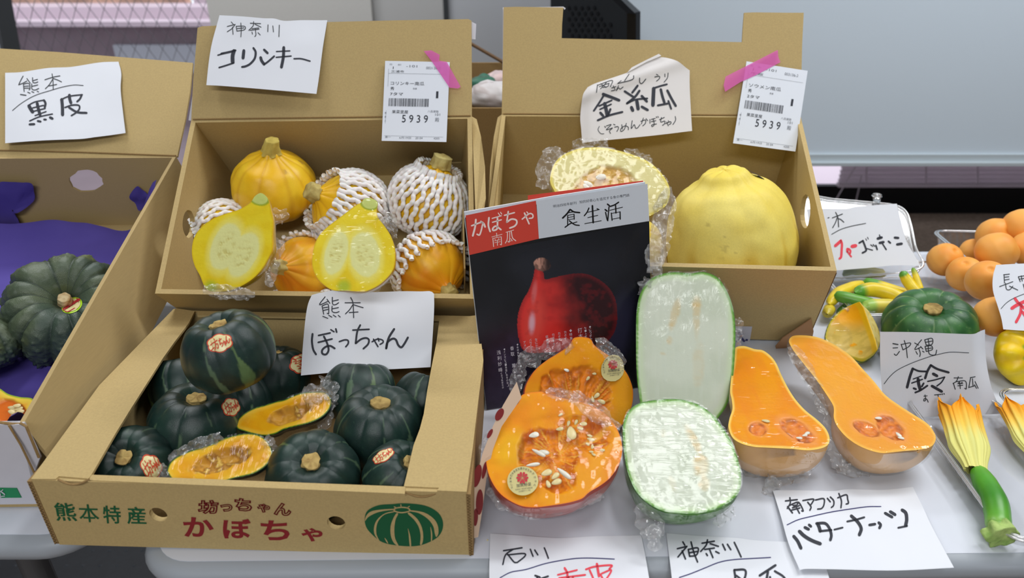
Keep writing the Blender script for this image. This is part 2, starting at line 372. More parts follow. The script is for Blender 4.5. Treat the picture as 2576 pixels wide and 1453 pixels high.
add('bezel', hexa(q[0], q[0] + sx, q[1] + sx, q[1], np.array([0, .05, 0])), M['blackg'], dev)
add('bezel', hexa(*[pl.at(np.array(x, float), np.array(y, float)) for x, y in ((1577, 33), (1400, -130), (1410, -150), (1600, 36))], np.array([0, .05, .0])), M['blackg'], dev)
add('stand', boxm((c0[0] - .22, c0[1] - .05, -.7), (c0[0] - .16, c0[1] + .1, c0[2] - .1)), M['blackp'], dev)
dg = []
for i in range(7):
    for j in range(9):
        p = pl.at(np.array(1432. + i * 16 + (j % 2) * 8), np.array(20. + j * 14), .0015)
        if 1432 + i * 16 > 1400 + (j * 14 + 40) * .95 + 60: continue
        dg.append(tube([p, p + pl.n * .001], .006, 6))
o = add('grille_hole', join(dg), M['blackg'], dev); o['kind'] = 'stuff'
# ------------------------------------------------------------------ tables
def rrect(x0, x1, y0, y1, r, n=8):
    q = []
    for cx, cy, a in ((x1 - r, y1 - r, 0), (x0 + r, y1 - r, 90), (x0 + r, y0 + r, 180), (x1 - r, y0 + r, 270)):
        for k in range(n + 1):
            t = math.radians(a + 90 * k / n); q.append((cx + r * math.cos(t), cy + r * math.sin(t)))
    return np.array(q)
def table(x0, x1, y0, y1, rot, label):
    r = .045; top = rrect(x0, x1, y0, y1, r); n = len(top)
    cx, cy = x0, y0; ca, sa = math.cos(rot), math.sin(rot)
    R2 = lambda P: np.array([[cx + (a - cx) * ca - (b - cy) * sa, cy + (a - cx) * sa + (b - cy) * ca] for a, b in P])
    org = np.array([(x0 + x1) / 2, (y0 + y1) / 2, -.7]); t = empty('folding_table', org, label=label, category='table')
    a = R2(top); V = np.array([[x, y, 0] for x, y in a] + [[x, y, -.024] for x, y in a])
    add('tabletop', (V, [list(range(n)), list(range(n, 2 * n))[::-1]] + [[k, (k + 1) % n, n + (k + 1) % n, n + k] for k in range(n)]), M['table'], t)
    prof = [(0, -.0005), (.006, -.0012), (.013, -.005), (.017, -.013), (.015, -.022), (.008, -.028), (0, -.028)]
    V = []
    ctr = np.array([(x0 + x1) / 2, (y0 + y1) / 2])
    for (d, z) in prof:
        b = rrect(x0 - d, x1 + d, y0 - d, y1 + d, r + d); V += [[x, y, z] for x, y in R2(b)]
    add('edge_band', (np.array(V), grid(len(prof), n, 0, True)), M['tedge'], t, smooth=True)
    for lx in (x0 + .12, x1 - .12):
        for ly in (y0 + .06, y1 - .06):
            p = R2([(lx, ly)])[0]; add('leg', tube([(p[0], p[1], -.7), (p[0], p[1], -.028)], .016, 10), M['leg'], t, smooth=True)
        p, q = R2([(lx, y0 + .06)])[0], R2([(lx, y1 - .06)])[0]; add('crossbar', tube([(p[0], p[1], -.5), (q[0], q[1], -.5)], .01, 8), M['leg'], t)
    return t
tl = PZ(330, 1412, 0); rot = math.radians(.75)
table(tl[0] + .014, 1.75, tl[1] + .0, 1.285, rot, 'white folding table with grey edge under the squash halves and price papers')
lr = PZ(205, 1338, 0)
table(-2.2, lr[0], lr[1] - .003, 1.27, 0, 'white folding table carrying the purple-lined box at the left')
# studded rubber mat on the floor
mt = empty('rubber_floor_mat', (0, .9, -.7), label='dark rubber mat with rows of small studs on the floor in front of the tables', category='mat')
add('mat_base', boxm((-2.2, .2, -.7), (2.2, 1.9, -.692)), M['mat'], mt)
st = []
for i in range(110):
    for j in range(34):
        c = np.array([-2.1 + i * .038 + (j % 2) * .0, .5 + j * .042 - .0, -.692]); st.append((np.array([c + (-.004, -.003, 0), c + (.004, -.003, 0), c + (.004, .003, 0), c + (-.004, .003, 0), c + (0, 0, .0025)]), [[0, 1, 4], [1, 2, 4], [2, 3, 4], [3, 0, 4]]))
o = add('stud', join(st), M['dots'], mt); o['kind'] = 'stuff'
# ------------------------------------------------------------------ cartons
def R3(yaw, tilt, roll=0):
    return np.array(Matrix.Rotation(yaw, 3, 'Z') @ Matrix.Rotation(tilt, 3, 'X') @ Matrix.Rotation(roll, 3, 'Y'))
D = math.radians
class Box:
    def __init__(s, o, yaw, tilt, roll, W, Dp, H, snap):
        R = R3(D(yaw), D(tilt), D(roll)); s.R = R; s.c = {}
        for u in (0, 1):
            for v in (0, 1):
                for w_ in (0, 1):
                    p = np.array(o) + R @ np.array([u * W, v * Dp, w_ * H])
                    if (u, v, w_) in snap: x, y = snap[(u, v, w_)]; p = PX(x, y, (p - CAM) @ FW)
                    s.c[(u, v, w_)] = p
    def P(s, u, v, w_):
        c = s.c; r = 0
        for a in (0, 1):
            for b in (0, 1):
                for d in (0, 1): r = r + c[(a, b, d)] * (u if a else 1 - u) * (v if b else 1 - v) * (w_ if d else 1 - w_)
        return r
def wallslab(b, f, corners, t, holes=()):
    pass
def circ(b, wall, cu, cw, ru, rw, n=18, jag=0):
    q = []
    for k in range(n):
        a = 2 * math.pi * k / n; j = 1 + jag * random.uniform(-1, 1); q.append(wall(cu + ru * math.cos(a) * j, cw + rw * math.sin(a) * j))
    return q
random.seed(4)
# ---- box A : front box of mini kabocha (flat on the table)
A_ = Box((-.4858, .5488, .0012), -1.05, 0, 0, .438, .3434, .094, {(0, 0, 1): (78, 1204), (1, 0, 1): (1172, 1236), (0, 0, 0): (150, 1369), (1, 0, 0): (1180, 1398), (0, 1, 1): (436, 777), (1, 1, 1): (1203, 792)})
T = .004
ba = empty('printed_carton', A_.P(.5, .5, 0), label='open kraft carton with green and red print and a pumpkin picture, holding mini kabocha', category='carton')
pf = lambda u, w_: A_.P(u, 0, w_)
iny = nrm(A_.P(0, 1, 0) - A_.P(0, 0, 0)); inx = nrm(A_.P(1, 0, 0) - A_.P(0, 0, 0)); upz = np.array([0, 0, 1.])
hA = [circ(A_, pf, .27, .52, .021, .105), circ(A_, pf, .69, .47, .0215, .105)]
add('front_wall', slab([pf(0, 0), pf(1, 0), pf(1, .985), pf(0, .985)], iny * .006, hA), M['kraft'], ba)
add('back_wall', slab([A_.P(0, 1, 0), A_.P(1, 1, 0), A_.P(1, 1, .98), A_.P(0, 1, .98)], -iny * .006), M['kraft'], ba)
add('side_wall', slab([A_.P(0, 0, 0), A_.P(0, 1, 0), A_.P(0, 1, .97), A_.P(0, 0, .97)], inx * .005), M['kraft'], ba)
add('side_wall', slab([A_.P(1, 0, 0), A_.P(1, 1, 0), A_.P(1, 1, .97), A_.P(1, 0, .97)], -inx * .005), M['kraft'], ba)
add('bottom', slab([A_.P(0, 0, 0), A_.P(1, 0, 0), A_.P(1, 1, 0), A_.P(0, 1, 0)], upz * .003), M['kraftd'], ba)
ptop = plane3(A_.P(0, 0, 1), A_.P(1, 0, 1), A_.P(1, 1, 1))
def flatpoly(pl, pts, th, off=0): return slab(pl.at(*np.array(pts, float).T, off), -pl.n * th)
add('top_flap', flatpoly(ptop, [(78, 1204), (250, 968), (436, 777), (444, 775), (490, 782), (475, 812), (440, 858), (410, 900), (340, 1010), (290, 1090), (232, 1190), (226, 1199), (222, 1203), (148, 1197), (140, 1204)], .003), M['kraft'], ba)
add('top_flap', flatpoly(ptop, [(1106, 797), (1119, 797), (1140, 795), (1160, 797), (1203, 792), (1216, 905), (1204, 1000), (1190, 1120), (1174, 1236), (1100, 1233), (1104, 1226), (1016, 1222), (1024, 1190), (1040, 1120), (1056, 1078), (1066, 1040), (1075, 980), (1086, 920), (1098, 860)], .003), M['kraft'], ba)
add('rim_fold', flatpoly(ptop, [(228, 1192), (1020, 1222), (1018, 1240), (224, 1206)], .003, -.0006), M['kraft'], ba)
add('rim_fold', flatpoly(ptop, [(500, 782), (1115, 794), (1113, 802), (496, 791)], .003, -.001), M['kraft'], ba)
# locking tabs and exposed flutes
for x0, x1, yc in ((146, 224, 1203), (1018, 1104, 1234)):
    pts = [PX(x0 + (x1 - x0) * k / 10, yc + 2 + 13 * math.sin(math.pi * min(1, max(0, k / 10))) , (A_.P(0, 0, .95) - CAM) @ FW - .006) for k in range(11)]
    add('lock_tab', tube(pts, .0012, 6), M['kraftd'], ba)
def flutes(p0, p1, side, n, wd):
    q = []
    for k in range(n + 1):
        t = k / n; q.append(p0 * (1 - t) + p1 * t + side * (wd if k % 2 else -wd))
    return tube(q, .0004, 4)
fr = (A_.P(0, 0, .5) - CAM); 
for u, px in ((0, (-1)), (1, 1)):
    a, b_ = A_.P(u, 0, .02), A_.P(u, 0, .97); sd = inx * (1 if u else 1)
    e = -iny * .0006
    add('corrugated_edge', hexa(a + inx * px * .0048 + e, a + e, b_ + e, b_ + inx * px * .0048 + e, iny * .34), M['kraftd'] if u else M['kraftd'], ba)
    add('flute', flutes(a + inx * px * .0024 + e * 2, b_ + inx * px * .0024 + e * 2, inx, 44, .0016), M['flute'], ba)
# ---- box B : upper left, tilted
B_ = Box((-.4793, .958, .030), 1.52, 36.5, .7, .4207, .2929, .1615, {(0, 0, 1): (390, 738), (1, 0, 1): (1196, 751), (0, 1, 1): (481, 303), (1, 1, 1): (1187, 293), (0, 1, 0): (585, 446), (1, 1, 0): (1165, 436)})
def carton(b, name, label, m, holes, tt=.007):
    r = empty(name, b.P(.5, .5, 0), label=label, category='carton')
    ix = nrm(b.P(1, .5, .5) - b.P(0, .5, .5)); iy = nrm(b.P(.5, 1, .5) - b.P(.5, 0, .5)); iz = nrm(b.P(.5, .5, 1) - b.P(.5, .5, 0))
    P = b.P
    hl = [circ(b, lambda u, w_: P(0, u, w_), *h) for h in holes.get('l', [])]; hr = [circ(b, lambda u, w_: P(1, u, w_), *h) for h in holes.get('r', [])]
    hb = [circ(b, lambda u, w_: P(u, 1, w_), *h) for h in holes.get('b', [])]
    add('front_wall', slab([P(0, 0, 0), P(1, 0, 0), P(1, 0, 1), P(0, 0, 1)], iy * tt), m, r)
    add('back_wall', slab([P(0, 1, 0), P(1, 1, 0), P(1, 1, 1), P(0, 1, 1)], -iy * .004, hb), m, r)
    add('side_wall', slab([P(0, 0, 0), P(0, 1, 0), P(0, 1, 1), P(0, 0, 1)], ix * tt, hl), m, r)
    add('side_wall', slab([P(1, 0, 0), P(1, 1, 0), P(1, 1, 1), P(1, 0, 1)], -ix * tt, hr), m, r)
    add('bottom', slab([P(0, 0, 0), P(1, 0, 0), P(1, 1, 0), P(0, 1, 0)], iz * .004), m, r)
    return r
bb = carton(B_, 'squash_carton', 'kraft carton tilted towards the viewer with yellow teardrop squash in foam nets', M['kraft'], {'l': [(.44, .76, .075, .12, 18, .03)]})
hb0 = B_.P(0, 1, 1); hb1 = B_.P(1, 1, 1)
def flapplane(h0, h1, px, zc): return plane3(h0, h1, PX(px[0], px[1], zc))
plB = flapplane(hb0, hb1, (840, 58), (.5 * (hb0 + hb1) - CAM) @ FW + .0)
add('back_flap', flatpoly(plB, [(481, 303), (482, 280), (486, 200), (497, 70), (508, 66), (640, 60), (840, 55), (1000, 51), (1178, 48), (1186, 52), (1187, 200), (1187, 293)], .004), M['kraft'], bb)
add('flap_crease', tube(plB.at(*np.array([(486, 300), (840, 295), (1184, 291)], float).T, .0006), .0012, 6), M['kraftd'], bb)
# inner hinge flaps on the carton floor at the back corners, folded ears outside
def ear(b, s, r, pts, zo):
    c = (b.P(s, .8, .9) - CAM) @ FW; q = [PX(x, y, c + zz) for x, y, zz in pts]; add('corner_ear', slab(q, np.array([.0, .003, 0])), M['kraft'], r)
ear(B_, 1, bb, [(1187, 294, .03), (1199, 301, .03), (1210, 345, .0), (1220, 420, -.05), (1222, 500, -.08), (1206, 600, -.10), (1197, 560, -.10)], 0)
add('inner_panel', slab([B_.P(.76, .98, .03), B_.P(.99, .98, .03), B_.P(.99, .98, .28), B_.P(.76, .98, .26)], nrm(B_.P(.5, 0, .5) - B_.P(.5, 1, .5)) * .002), M['kraft'], bb)
add('inner_panel', slab([B_.P(.972, .18, .12), B_.P(.972, .62, .12), B_.P(.972, .66, .66), B_.P(.972, .22, .62)], np.array([-.002, 0, 0])), M['kraft'], bb)
add('back_liner', flatpoly(plB, [(1186, 52), (1198, 58), (1196, 97), (1187, 96)], .0008, -.004), M['whitecard'], bb)
add('back_liner', flatpoly(plB, [(486, 200), (470, 300), (482, 302), (487, 270)], .0008, -.006), M['whitecard'], bb)
# ---- box C : right, tilted
C_ = Box((-.0369, .9916, .0012), -4.94, 24.6, 0, .4947, .3231, .1757, {(1, 0, 1): (2105, 681), (1, 0, 0): (2030, 857), (0, 1, 1): (1262, 288), (1, 1, 1): (2014, 292), (0, 1, 0): (1257, 488)})
bc = carton(C_, 'large_squash_carton', 'kraft carton with a notched raised lid holding the spaghetti squash', M['kraft'], {'r': [(.48, .74, .085, .14, 18, .03)]})
h0 = C_.P(0, 1, 1); h1 = C_.P(1, 1, 1)
plC = flapplane(h0, h1, (1640, 60), (.5 * (h0 + h1) - CAM) @ FW)
add('back_flap', flatpoly(plC, [(1262, 288), (1265, 150), (1267, 18), (1300, 17), (1417, 19), (1414, 60), (1413, 96), (1500, 98), (1640, 101), (1867, 106), (1869, 70), (1872, 32), (1900, 31), (1980, 32), (2022, 32), (2018, 110), (2016, 200), (2014, 292)], .004), M['kraft'], bc)
add('flap_crease', tube(plC.at(*np.array([(1266, 286), (1640, 288), (2010, 290)], float).T, .0006), .0012, 6), M['kraftd'], bc)
add('back_liner', flatpoly(plC, [(1264, 16), (1417, 14), (1423, 18), (1420, 22), (1418, 18), (1268, 20), (1266, 280), (1263, 280)], .0008, -.0045), M['whitecard'], bc)
ear(C_, 0, bc, [(1262, 289, .03), (1252, 296, .03), (1242, 345, .0), (1233, 420, -.05), (1228, 520, -.09), (1231, 700, -.16), (1250, 560, -.10)], 0)
pCf = plane3(C_.P(0, 0, .02), C_.P(1, 0, .02), C_.P(1, 0, .97)); fc_ = lambda px, o: pCf.at(*np.array(px, float).T, o)
tq = [pCf.at(np.array(float(x)), np.array(float(y)), o) for x, y, o in ((1947, 850, .014), (1965, 832, .012), (2040, 797, .002), (2046, 830, .001), (2040, 852, .004), (1952, 872, .014))]
add('torn_flap', slab(tq, pCf.n * .0015), mat('torn_board', (168, 128, 92), .8, .2), bc)
add('printed_panel', slab(fc_([(1846, 819), (1892, 820), (1885, 862), (1840, 862)], .0006), pCf.n * .0004), M['whitecard'], bc)
add('printed_mark', join([tube(fc_([(1858, 833), (1864, 846), (1872, 856)], .001), .0018, 6), tube(fc_([(1866, 838), (1858, 852)], .001), .0018, 6), tube(fc_([(1876, 852), (1880, 853)], .001), .002, 6)]), M['inkb'], bc)
for u in (0, .6): add('corrugated_edge', hexa(C_.P(1, .0, .03), C_.P(1, .0, .97), C_.P(1, .028, .97), C_.P(1, .028, .03), np.array([.0015, 0, 0])), M['flute'], bc) if u == 0 else None
# ---- box L : left, lined with purple tissue
zl = lambda y, d: .6 - d * math.tan(TH - math.atan((726.5 - y) / F))
def XD(px, y, d):
    z = zl(y, d); zc = d * FW[1] + (.6 - z) * -FW[2]; return np.array([(px - 1288) / F * zc, d, z])
L000 = XD(107, 1275, .607); L001 = XD(58, 1067, .607); L011 = XD(443, 393, 1.126); L010 = XD(443, 566, 1.155)
W = .47
dirx = np.array([1, 0.02, 0.]) * W
class LB: pass
Lc = {(1, 0, 0): L000 + (0, 0, .001), (1, 0, 1): L001, (1, 1, 1): L011, (1, 1, 0): L010}
for v in (0, 1):
    for w_ in (0, 1): Lc[(0, v, w_)] = Lc[(1, v, w_)] - dirx
L_ = Box.__new__(Box); L_.c = Lc
bl_ = carton(L_, 'white_faced_carton', 'white-faced carton lined with purple tissue at the left edge', M['kraft2'], {'b': [(.69, .68, .058, .155, 22, .07)]}, .005)
f_ = [c for c in bl_.children if c.name.startswith('front_wall')][0]
f_.data.materials.clear(); f_.data.materials.append(M['whitecard'])
plL = plane3(L_.P(0, 1, 1), L_.P(1, 1, 1), PX(485, 158, 1.223))
add('back_flap', flatpoly(plL, [(proj(L_.P(0, 1, 1))[0], proj(L_.P(0, 1, 1))[1]), (-330, 90), (0, 122), (150, 131), (485, 158), (478, 230), (466, 300), (455, 350), (446, 393)], .004), M['kraft'], bl_)
add('flap_crease', tube(plL.at(*np.array([(-300, 371), (200, 383), (443, 392)], float).T, .0006), .0014, 6), M['kraftd'], bl_)
dr = np.array([.036, 0, -.105])
add('side_flap', slab([L001, L011, L011 + dr, L001 + np.array([.0, .0, 0]) + dr * .8], nrm(np.cross(L011 - L001, dr)) * .004), M['kraft2'], bl_)
add('corrugated_edge', slab([XD(22, 1069, .600), XD(58, 1066, .600), XD(100, 1152, .603), XD(86, 1190, .603)], np.array([0, .004, 0])), M['whitecard'], bl_)
add('torn_edge', tube([XD(22, 1069, .598), XD(52, 1118, .598), XD(88, 1192, .598)], .0012, 6), M['kraftd'], bl_)
add('torn_edge', tube([XD(50, 1063, .598), XD(66, 1072, .598), XD(98, 1150, .600)], .0014, 6), M['kraftd'], bl_)
add('torn_edge', tube([XD(-60, 1064, .602), XD(0, 1062, .602), XD(30, 1066, .602), XD(60, 1066, .602)], .0016, 6), M['kraftd'], bl_)
plLf = plane3(Lc[(0, 0, 0)], Lc[(1, 0, 0)], Lc[(1, 0, 1)])
add('green_print', flatpoly(plLf, [(-200, 1222), (43, 1226), (55, 1250), (-200, 1252)], .0004, .0008), mat('green_band', (36, 138, 88), .6, .3), bl_)
# props that hold the tilted cartons up at the back (hidden behind them)
def propbox(b, name, label, f=.42):
    p0, p1 = b.P(.12, f, 0), b.P(.88, f, 0); z = min(p0[2], p1[2]) - .004; y0 = max(p0[1], p1[1]) + .002
    V, Fc = boxm((p0[0], y0, .0005), (p1[0], y0 + .10, z)); add(name, (V, Fc), M['kraft'], label=label, category='carton')
propbox(B_, 'prop_carton', 'plain low carton propping up the middle squash carton from below')
propbox(C_, 'prop_carton', 'plain low carton propping up the notched carton from below')
# ------------------------------------------------------------------ things behind
bk = empty('storage_carton', PX(1220, 500, 1.6) * [1, 1, 0] + [0, 0, 0], label='kraft carton behind the gap between the two squash cartons, bags inside', category='carton')
yb = 1.42
def Q(px, py, d): return PY(px, py, d)
xl, xr = PY(1120, 200, yb)[0], PY(1330, 200, yb)[0]; zt_ = PY(1220, 272, yb)[2]
add('front_wall', boxm((xl, yb, -.4), (xr, yb + .006, zt_)), M['kraftd'], bk)
add('side_wall', boxm((xl, yb, -.4), (xl + .006, yb + .35, zt_)), M['kraftd'], bk)
add('side_wall', boxm((xr - .006, yb, -.4), (xr, yb + .35, zt_)), M['kraftd'], bk)
add('back_wall', boxm((xl, yb + .35, -.4), (xr, yb + .356, PY(1220, 158, yb + .35)[2])), M['kraftd'], bk)
add('bottom', boxm((xl, yb, -.7), (xr, yb + .356, -.4)), M['kraftd'], bk)
def blob(c, r, s, cols, nm, label):
    n = 26; u = np.linspace(0, np.pi, n)[:, None]; v = np.linspace(0, 2 * np.pi, n, endpoint=False)[None]
    P = np.stack([np.sin(u) * np.cos(v), np.sin(u) * np.sin(v), np.cos(u) + 0 * v], -1); d = 1 + .28 * fbm(P, 1.7, s) + .06 * noise(P, 6, s)
    V = (P * d[..., None] * r).reshape(-1, 3) + c; k = (noise(P, 1.6, s + 3).reshape(-1) * .5 + .5)
    ci = np.array([lin(x) for x in cols])[np.clip((k * len(cols)).astype(int), 0, len(cols) - 1)]
    return add(nm, (V, grid(n, n, 0, True)), M['skinm'], col=ci, smooth=True, label=label, category='bag')
blob(PY(1240, 245, yb + .12), np.array([.05, .05, .035]), 3, [(225, 222, 222), (210, 205, 205), (190, 180, 178)], 'plastic_bag', 'white printed plastic bag lying in the carton between the squash cartons')
blob(PY(1216, 222, yb + .2), np.array([.035, .03, .03]), 5, [(60, 110, 90), (70, 100, 84)], 'plastic_bag', 'dark green bag in the carton between the squash cartons')
blob(PY(1195, 236, yb + .2), np.array([.03, .03, .024]), 8, [(110, 40, 50), (90, 34, 44)], 'plastic_bag', 'dark red bag in the carton between the squash cartons')
blob(PY(1255, 215, yb + .22), np.array([.035, .03, .03]), 9, [(216, 190, 188), (200, 180, 180)], 'plastic_bag', 'pinkish bag at the back of the carton between the squash cartons')
add('wooden_stick', tube([PY(1150, 90, yb + .3), PY(1300, 176, yb + .3)], .004, 8), mat('brown_wood', (110, 84, 58), .6, .3), label='thin brown stick leaning over the carton behind the gap', category='stick')
# ------------------------------------------------------------------ whole squashes
def lathe_uv(prof, nt, npf):
    p = cr(prof, 10); s = np.r_[0, np.cumsum(np.linalg.norm(np.diff(p, axis=0), axis=1))]; s /= s[-1]
    t = np.linspace(0, 1, npf); r = np.interp(t, s, p[:, 0]); z = np.interp(t, s, p[:, 1]); return np.clip(r, 0, None), z, t
KAB = [(0, .50), (.10, .50), (.2, .55), (.42, .66), (.68, .60), (.90, .36), (1, .02), (.95, -.3), (.78, -.53), (.5, -.66), (.2, -.64), (0, -.6)]
TEAR = [(0, 1.0), (.17, .99), (.25, .90), (.42, .78), (.72, .58), (.94, .22), (1, -.1), (.95, -.42), (.75, -.72), (.45, -.9), (.15, -.95), (0, -.94)]
OVAL = [(0, .98), (.16, .98), (.3, .96), (.42, .84), (.66, .70), (.86, .42), (.98, .02), (1, -.3), (.93, -.62), (.75, -.85), (.45, -1.0), (.15, -1.05), (0, -1.05)]
def squash_geo(prof, R, nrib, amp, seed, nt=160, npf=96, sharp=.6, lump=.02, bumps=None, hz=1.):
    r, z, t = lathe_uv(prof, nt, npf); th = np.linspace(0, 2 * np.pi, nt, endpoint=False)
    TT, THH = np.meshgrid(t, th, indexing='ij'); RR = np.repeat(r[:, None], nt, 1); ZZ = np.repeat(z[:, None], nt, 1)
    ph = .25 * noise(np.stack([np.cos(THH), np.sin(THH)], -1), 1.3, seed)
    g = 1 - np.abs(np.sin((THH + ph) * nrib / 2)) ** sharp
    RR = RR * (1 - amp * g); ZZ = ZZ * (1 - amp * .8 * g * (ZZ > 0))
    P = np.stack([RR * np.cos(THH), RR * np.sin(THH), ZZ], -1)
    l = fbm(P, 1.6, seed + 11, 3); P = P * (1 + lump * l)[..., None]
    if bumps is not None:
        b = noise(P, bumps[0], seed + 5); b = np.clip(b, 0, 1) ** 1.2 + .4 * np.clip(noise(P, bumps[0] * 1.9, seed + 8), 0, 1)
        P = P * (1 + bumps[1] * b * sm(-.9, bumps[2], -ZZ + 0) * sm(0, .4, RR))[..., None]
    P[..., 2] *= hz
    return P * R, grid(npf, nt, 0, True), THH, TT, g, P
def stemgeo(h, r0, r1, fl, cork, seed, bend=0., cols=((206, 178, 112), (170, 138, 84))):
    n, m = 14, 40; t = np.linspace(0, 1, n); th = np.linspace(0, 2 * np.pi, m, endpoint=False)
    TT, A = np.meshgrid(t, th, indexing='ij'); rr = r0 + (r1 - r0) * TT ** .7
    rr = rr * (1 + fl * np.cos(A * 6 + seed) * (1 - TT * .5))
    P = np.stack([rr * np.cos(A) + bend * TT ** 2, rr * np.sin(A), h * TT], -1)
    P = P + cork * r0 * np.stack([noise(P, 2.2 / r0, seed), noise(P, 2.2 / r0, seed + 1), noise(P, 2.2 / r0, seed + 2)], -1)
    cap = P[-1].mean(0); tops = [P[-1] * (1 - k) + cap * k + np.array([0, 0, .05 * h]) * math.sin(k * 1.5) + cork * r0 * .6 * noise(P[-1] * (1 - k) + cap * k, 2.5 / r0, seed + 4)[:, None] * np.array([0, 0, 1]) for k in (.15, .4, .65, .85, 1.)]
    Q = np.concatenate([P, np.array(tops)]); c = mix(lin(cols[0]), lin(cols[1]), sm(-.4, .6, fbm(Q, 1.6 / r0, seed + 9, 3)))
    return Q.reshape(-1, 3), grid(len(Q), m, 0, True), c.reshape(-1, 3)
def axisM(c, z, spin=0):
    z = nrm(z); x = np.cross([0.01, 1, .02], z); x = nrm(x); y = np.cross(z, x); Mx = np.eye(4)
    cs, sn = math.cos(spin), math.sin(spin); Mx[:3, 0] = x * cs + y * sn; Mx[:3, 1] = -x * sn + y * cs; Mx[:3, 2] = z; Mx[:3, 3] = c; return Mx
def aim(cx, cy, sx, sy, zc, dist, near=True):
    """centre at pixel (cx,cy) depth zc; axis so that the point at dist along it shows at (sx,sy)"""
    c = PX(cx, cy, zc); d = nrm(ray(sx, sy)); t0 = (c - CAM) @ d; q = CAM + d * t0; h = np.linalg.norm(q - c)
    if h >= dist: v = (q - c) / h
    else: k = math.sqrt(dist ** 2 - h ** 2); v = (q + d * (-k if near else k) - c) / dist
    return c, v
PROT = {}
def maxdepth(fn, planes, lo=.55, hi=1.7):
    """largest camera depth at which every vertex of fn(zc) stays on the free side of all planes (p, n)"""
    ok = lambda z: all(((fn(z) - p) @ n).min() >= 0 for p, n in planes)
    if not ok(lo): return None
    for _ in range(22):
        m_ = (lo + hi) / 2
        if ok(m_): lo = m_
        else: hi = m_
    return lo
def inner(b, off=.004, sides=True):
    P_ = b.P; iz = nrm(P_(.5, .5, 1) - P_(.5, .5, 0)); iy = nrm(np.cross(nrm(P_(1, .5, .5) - P_(0, .5, .5)), iz)); iy = iy if iy @ (P_(.5, 1, .5) - P_(.5, 0, .5)) > 0 else -iy
    return [(P_(.5, .5, 0) + iz * off, iz), (P_(.5, 1, .5) - iy * off, -iy)]
PLA, PLB, PLC, PLL = inner(A_, .0075), inner(B_, .011), inner(C_, .007), inner(L_, .020)
PLT = [(np.array([0, 0, .0008]), np.array([0, 0, 1.]))]
def mini_kab_mesh(var):
    if var in PROT: return PROT[var]
    R = 1.; P, Fc, A, T_, g, U = squash_geo(KAB, 1., 10, .036, 20 + var, 170, 100, .75, .035, (5, .010, .2), 1.15)
    base = lin((25, 46, 42)); b2 = lin((37, 62, 54)); c = mix(base, b2, sm(-.2, .7, fbm(U, 2.4, var, 3)))
    fine = noise(U, 34, var + 2); c = mix(c, lin((60, 90, 66)), .30 * sm(.55, .9, fine))
    rnd = random.Random(var); k = 0
    nr = 10
    for i in range(nr):
        a = (i) * 2 * np.pi / nr; 
        if rnd.random() < .30: continue
        wmax = rnd.choice([.02, .035, .06, .10]); da = np.abs((A - a + np.pi) % (2 * np.pi) - np.pi - .10 * noise(np.stack([T_ * 3, T_ * 0 + i], -1), 1, var))
        wd = (.008 + wmax * sm(.18, .62, T_)) * (1 + .9 * noise(np.stack([T_ * 16, A * 0 + i * 3.], -1), 1, var + i)) * (1 - sm(.78, .95, T_))
        m_ = sm(1.15, .85, da / np.clip(wd, 1e-3, 9)) * (U[..., 2] < .72)
        c = mix(c, lin((84, 108, 82)) if wmax < .09 else lin((94, 118, 74)), m_ * (.38 + .58 * sm(.1, .5, T_)))
    c = mix(c, lin((120, 128, 110)), .35 * sm(.22, .10, np.hypot(U[..., 0], U[..., 1])) * (U[..., 2] > 0))
    PROT[var] = (mesh('squash_body', P.reshape(-1, 3), Fc, M['skind'], c.reshape(-1, 3)), P.reshape(-1, 3), Fc)
    return PROT[var]
def stem_mesh(kind, seed):
    k = ('stem', kind, seed)
    if k in PROT: return PROT[k]
    if kind == 'cork': V, Fc, c = stemgeo(.14, .17, .19, .05, .22, seed)
    elif kind == 'flat': V, Fc, c = stemgeo(.13, .2, .22, .05, .16, seed, cols=((196, 168, 104), (150, 124, 74)))
    elif kind == 'long': V, Fc, c = stemgeo(.34, .23, .15, .14, .04, seed, .05, cols=((222, 200, 104), (186, 160, 76)))
    elif kind == 'pale': V, Fc, c = stemgeo(.2, .17, .15, .12, .10, seed, .0, cols=((214, 198, 128), (176, 152, 84)))
    PROT[k] = mesh('stem', V, Fc, M['stem'], c); return PROT[k]
def BV(P, Fc, Mx):
    W = np.asarray(P).reshape(-1, 3) @ Mx[:3, :3].T + Mx[:3, 3]; return BVHTree.FromPolygons(W.tolist(), Fc.tolist() if isinstance(Fc, np.ndarray) else Fc), W
def cast(bvh, x, y, off=.0005):
    d = Vector(ray(x, y)).normalized(); h = bvh.ray_cast(Vector(CAM), d)
    if h[0] is None: return None
    n = h[1]; n = -n if n.dot(d) > 0 else n
    return np.array(h[0] + n * off)
def decal(bvh, outline, name, m, parent, n=7, off=.0006, curl=None):
    """thin patch laid on a surface: rings of the outline (pixels) dropped on to it"""
    o_ = np.array(outline, float); c = o_.mean(0); V = []; last = None
    for k in range(n, -1, -1):
        for q in c + (o_ - c) * k / n:
            p = cast(bvh, q[0], q[1], off + (curl(q) if curl else 0)); 
            if p is None: p = last if last is not None else PX(q[0], q[1], .8)
            V.append(p); last = p
    return add(name, (np.array(V), grid(n + 1, len(o_), 0, True)), m, parent, smooth=True)
def strokes(txt, ox=0, oy=0, s=1., w0=2.):
    out = []
    for st in txt.split(';'):
        st = st.strip()
        if not st: continue
        t = st.split(); wd = w0
        if t[0][0] == 'w': wd = float(t[0][1:]); t = t[1:]
        out.append((np.array([[float(v) for v in q.split(',')] for q in t]) * s + [ox, oy], wd * s))
    return out
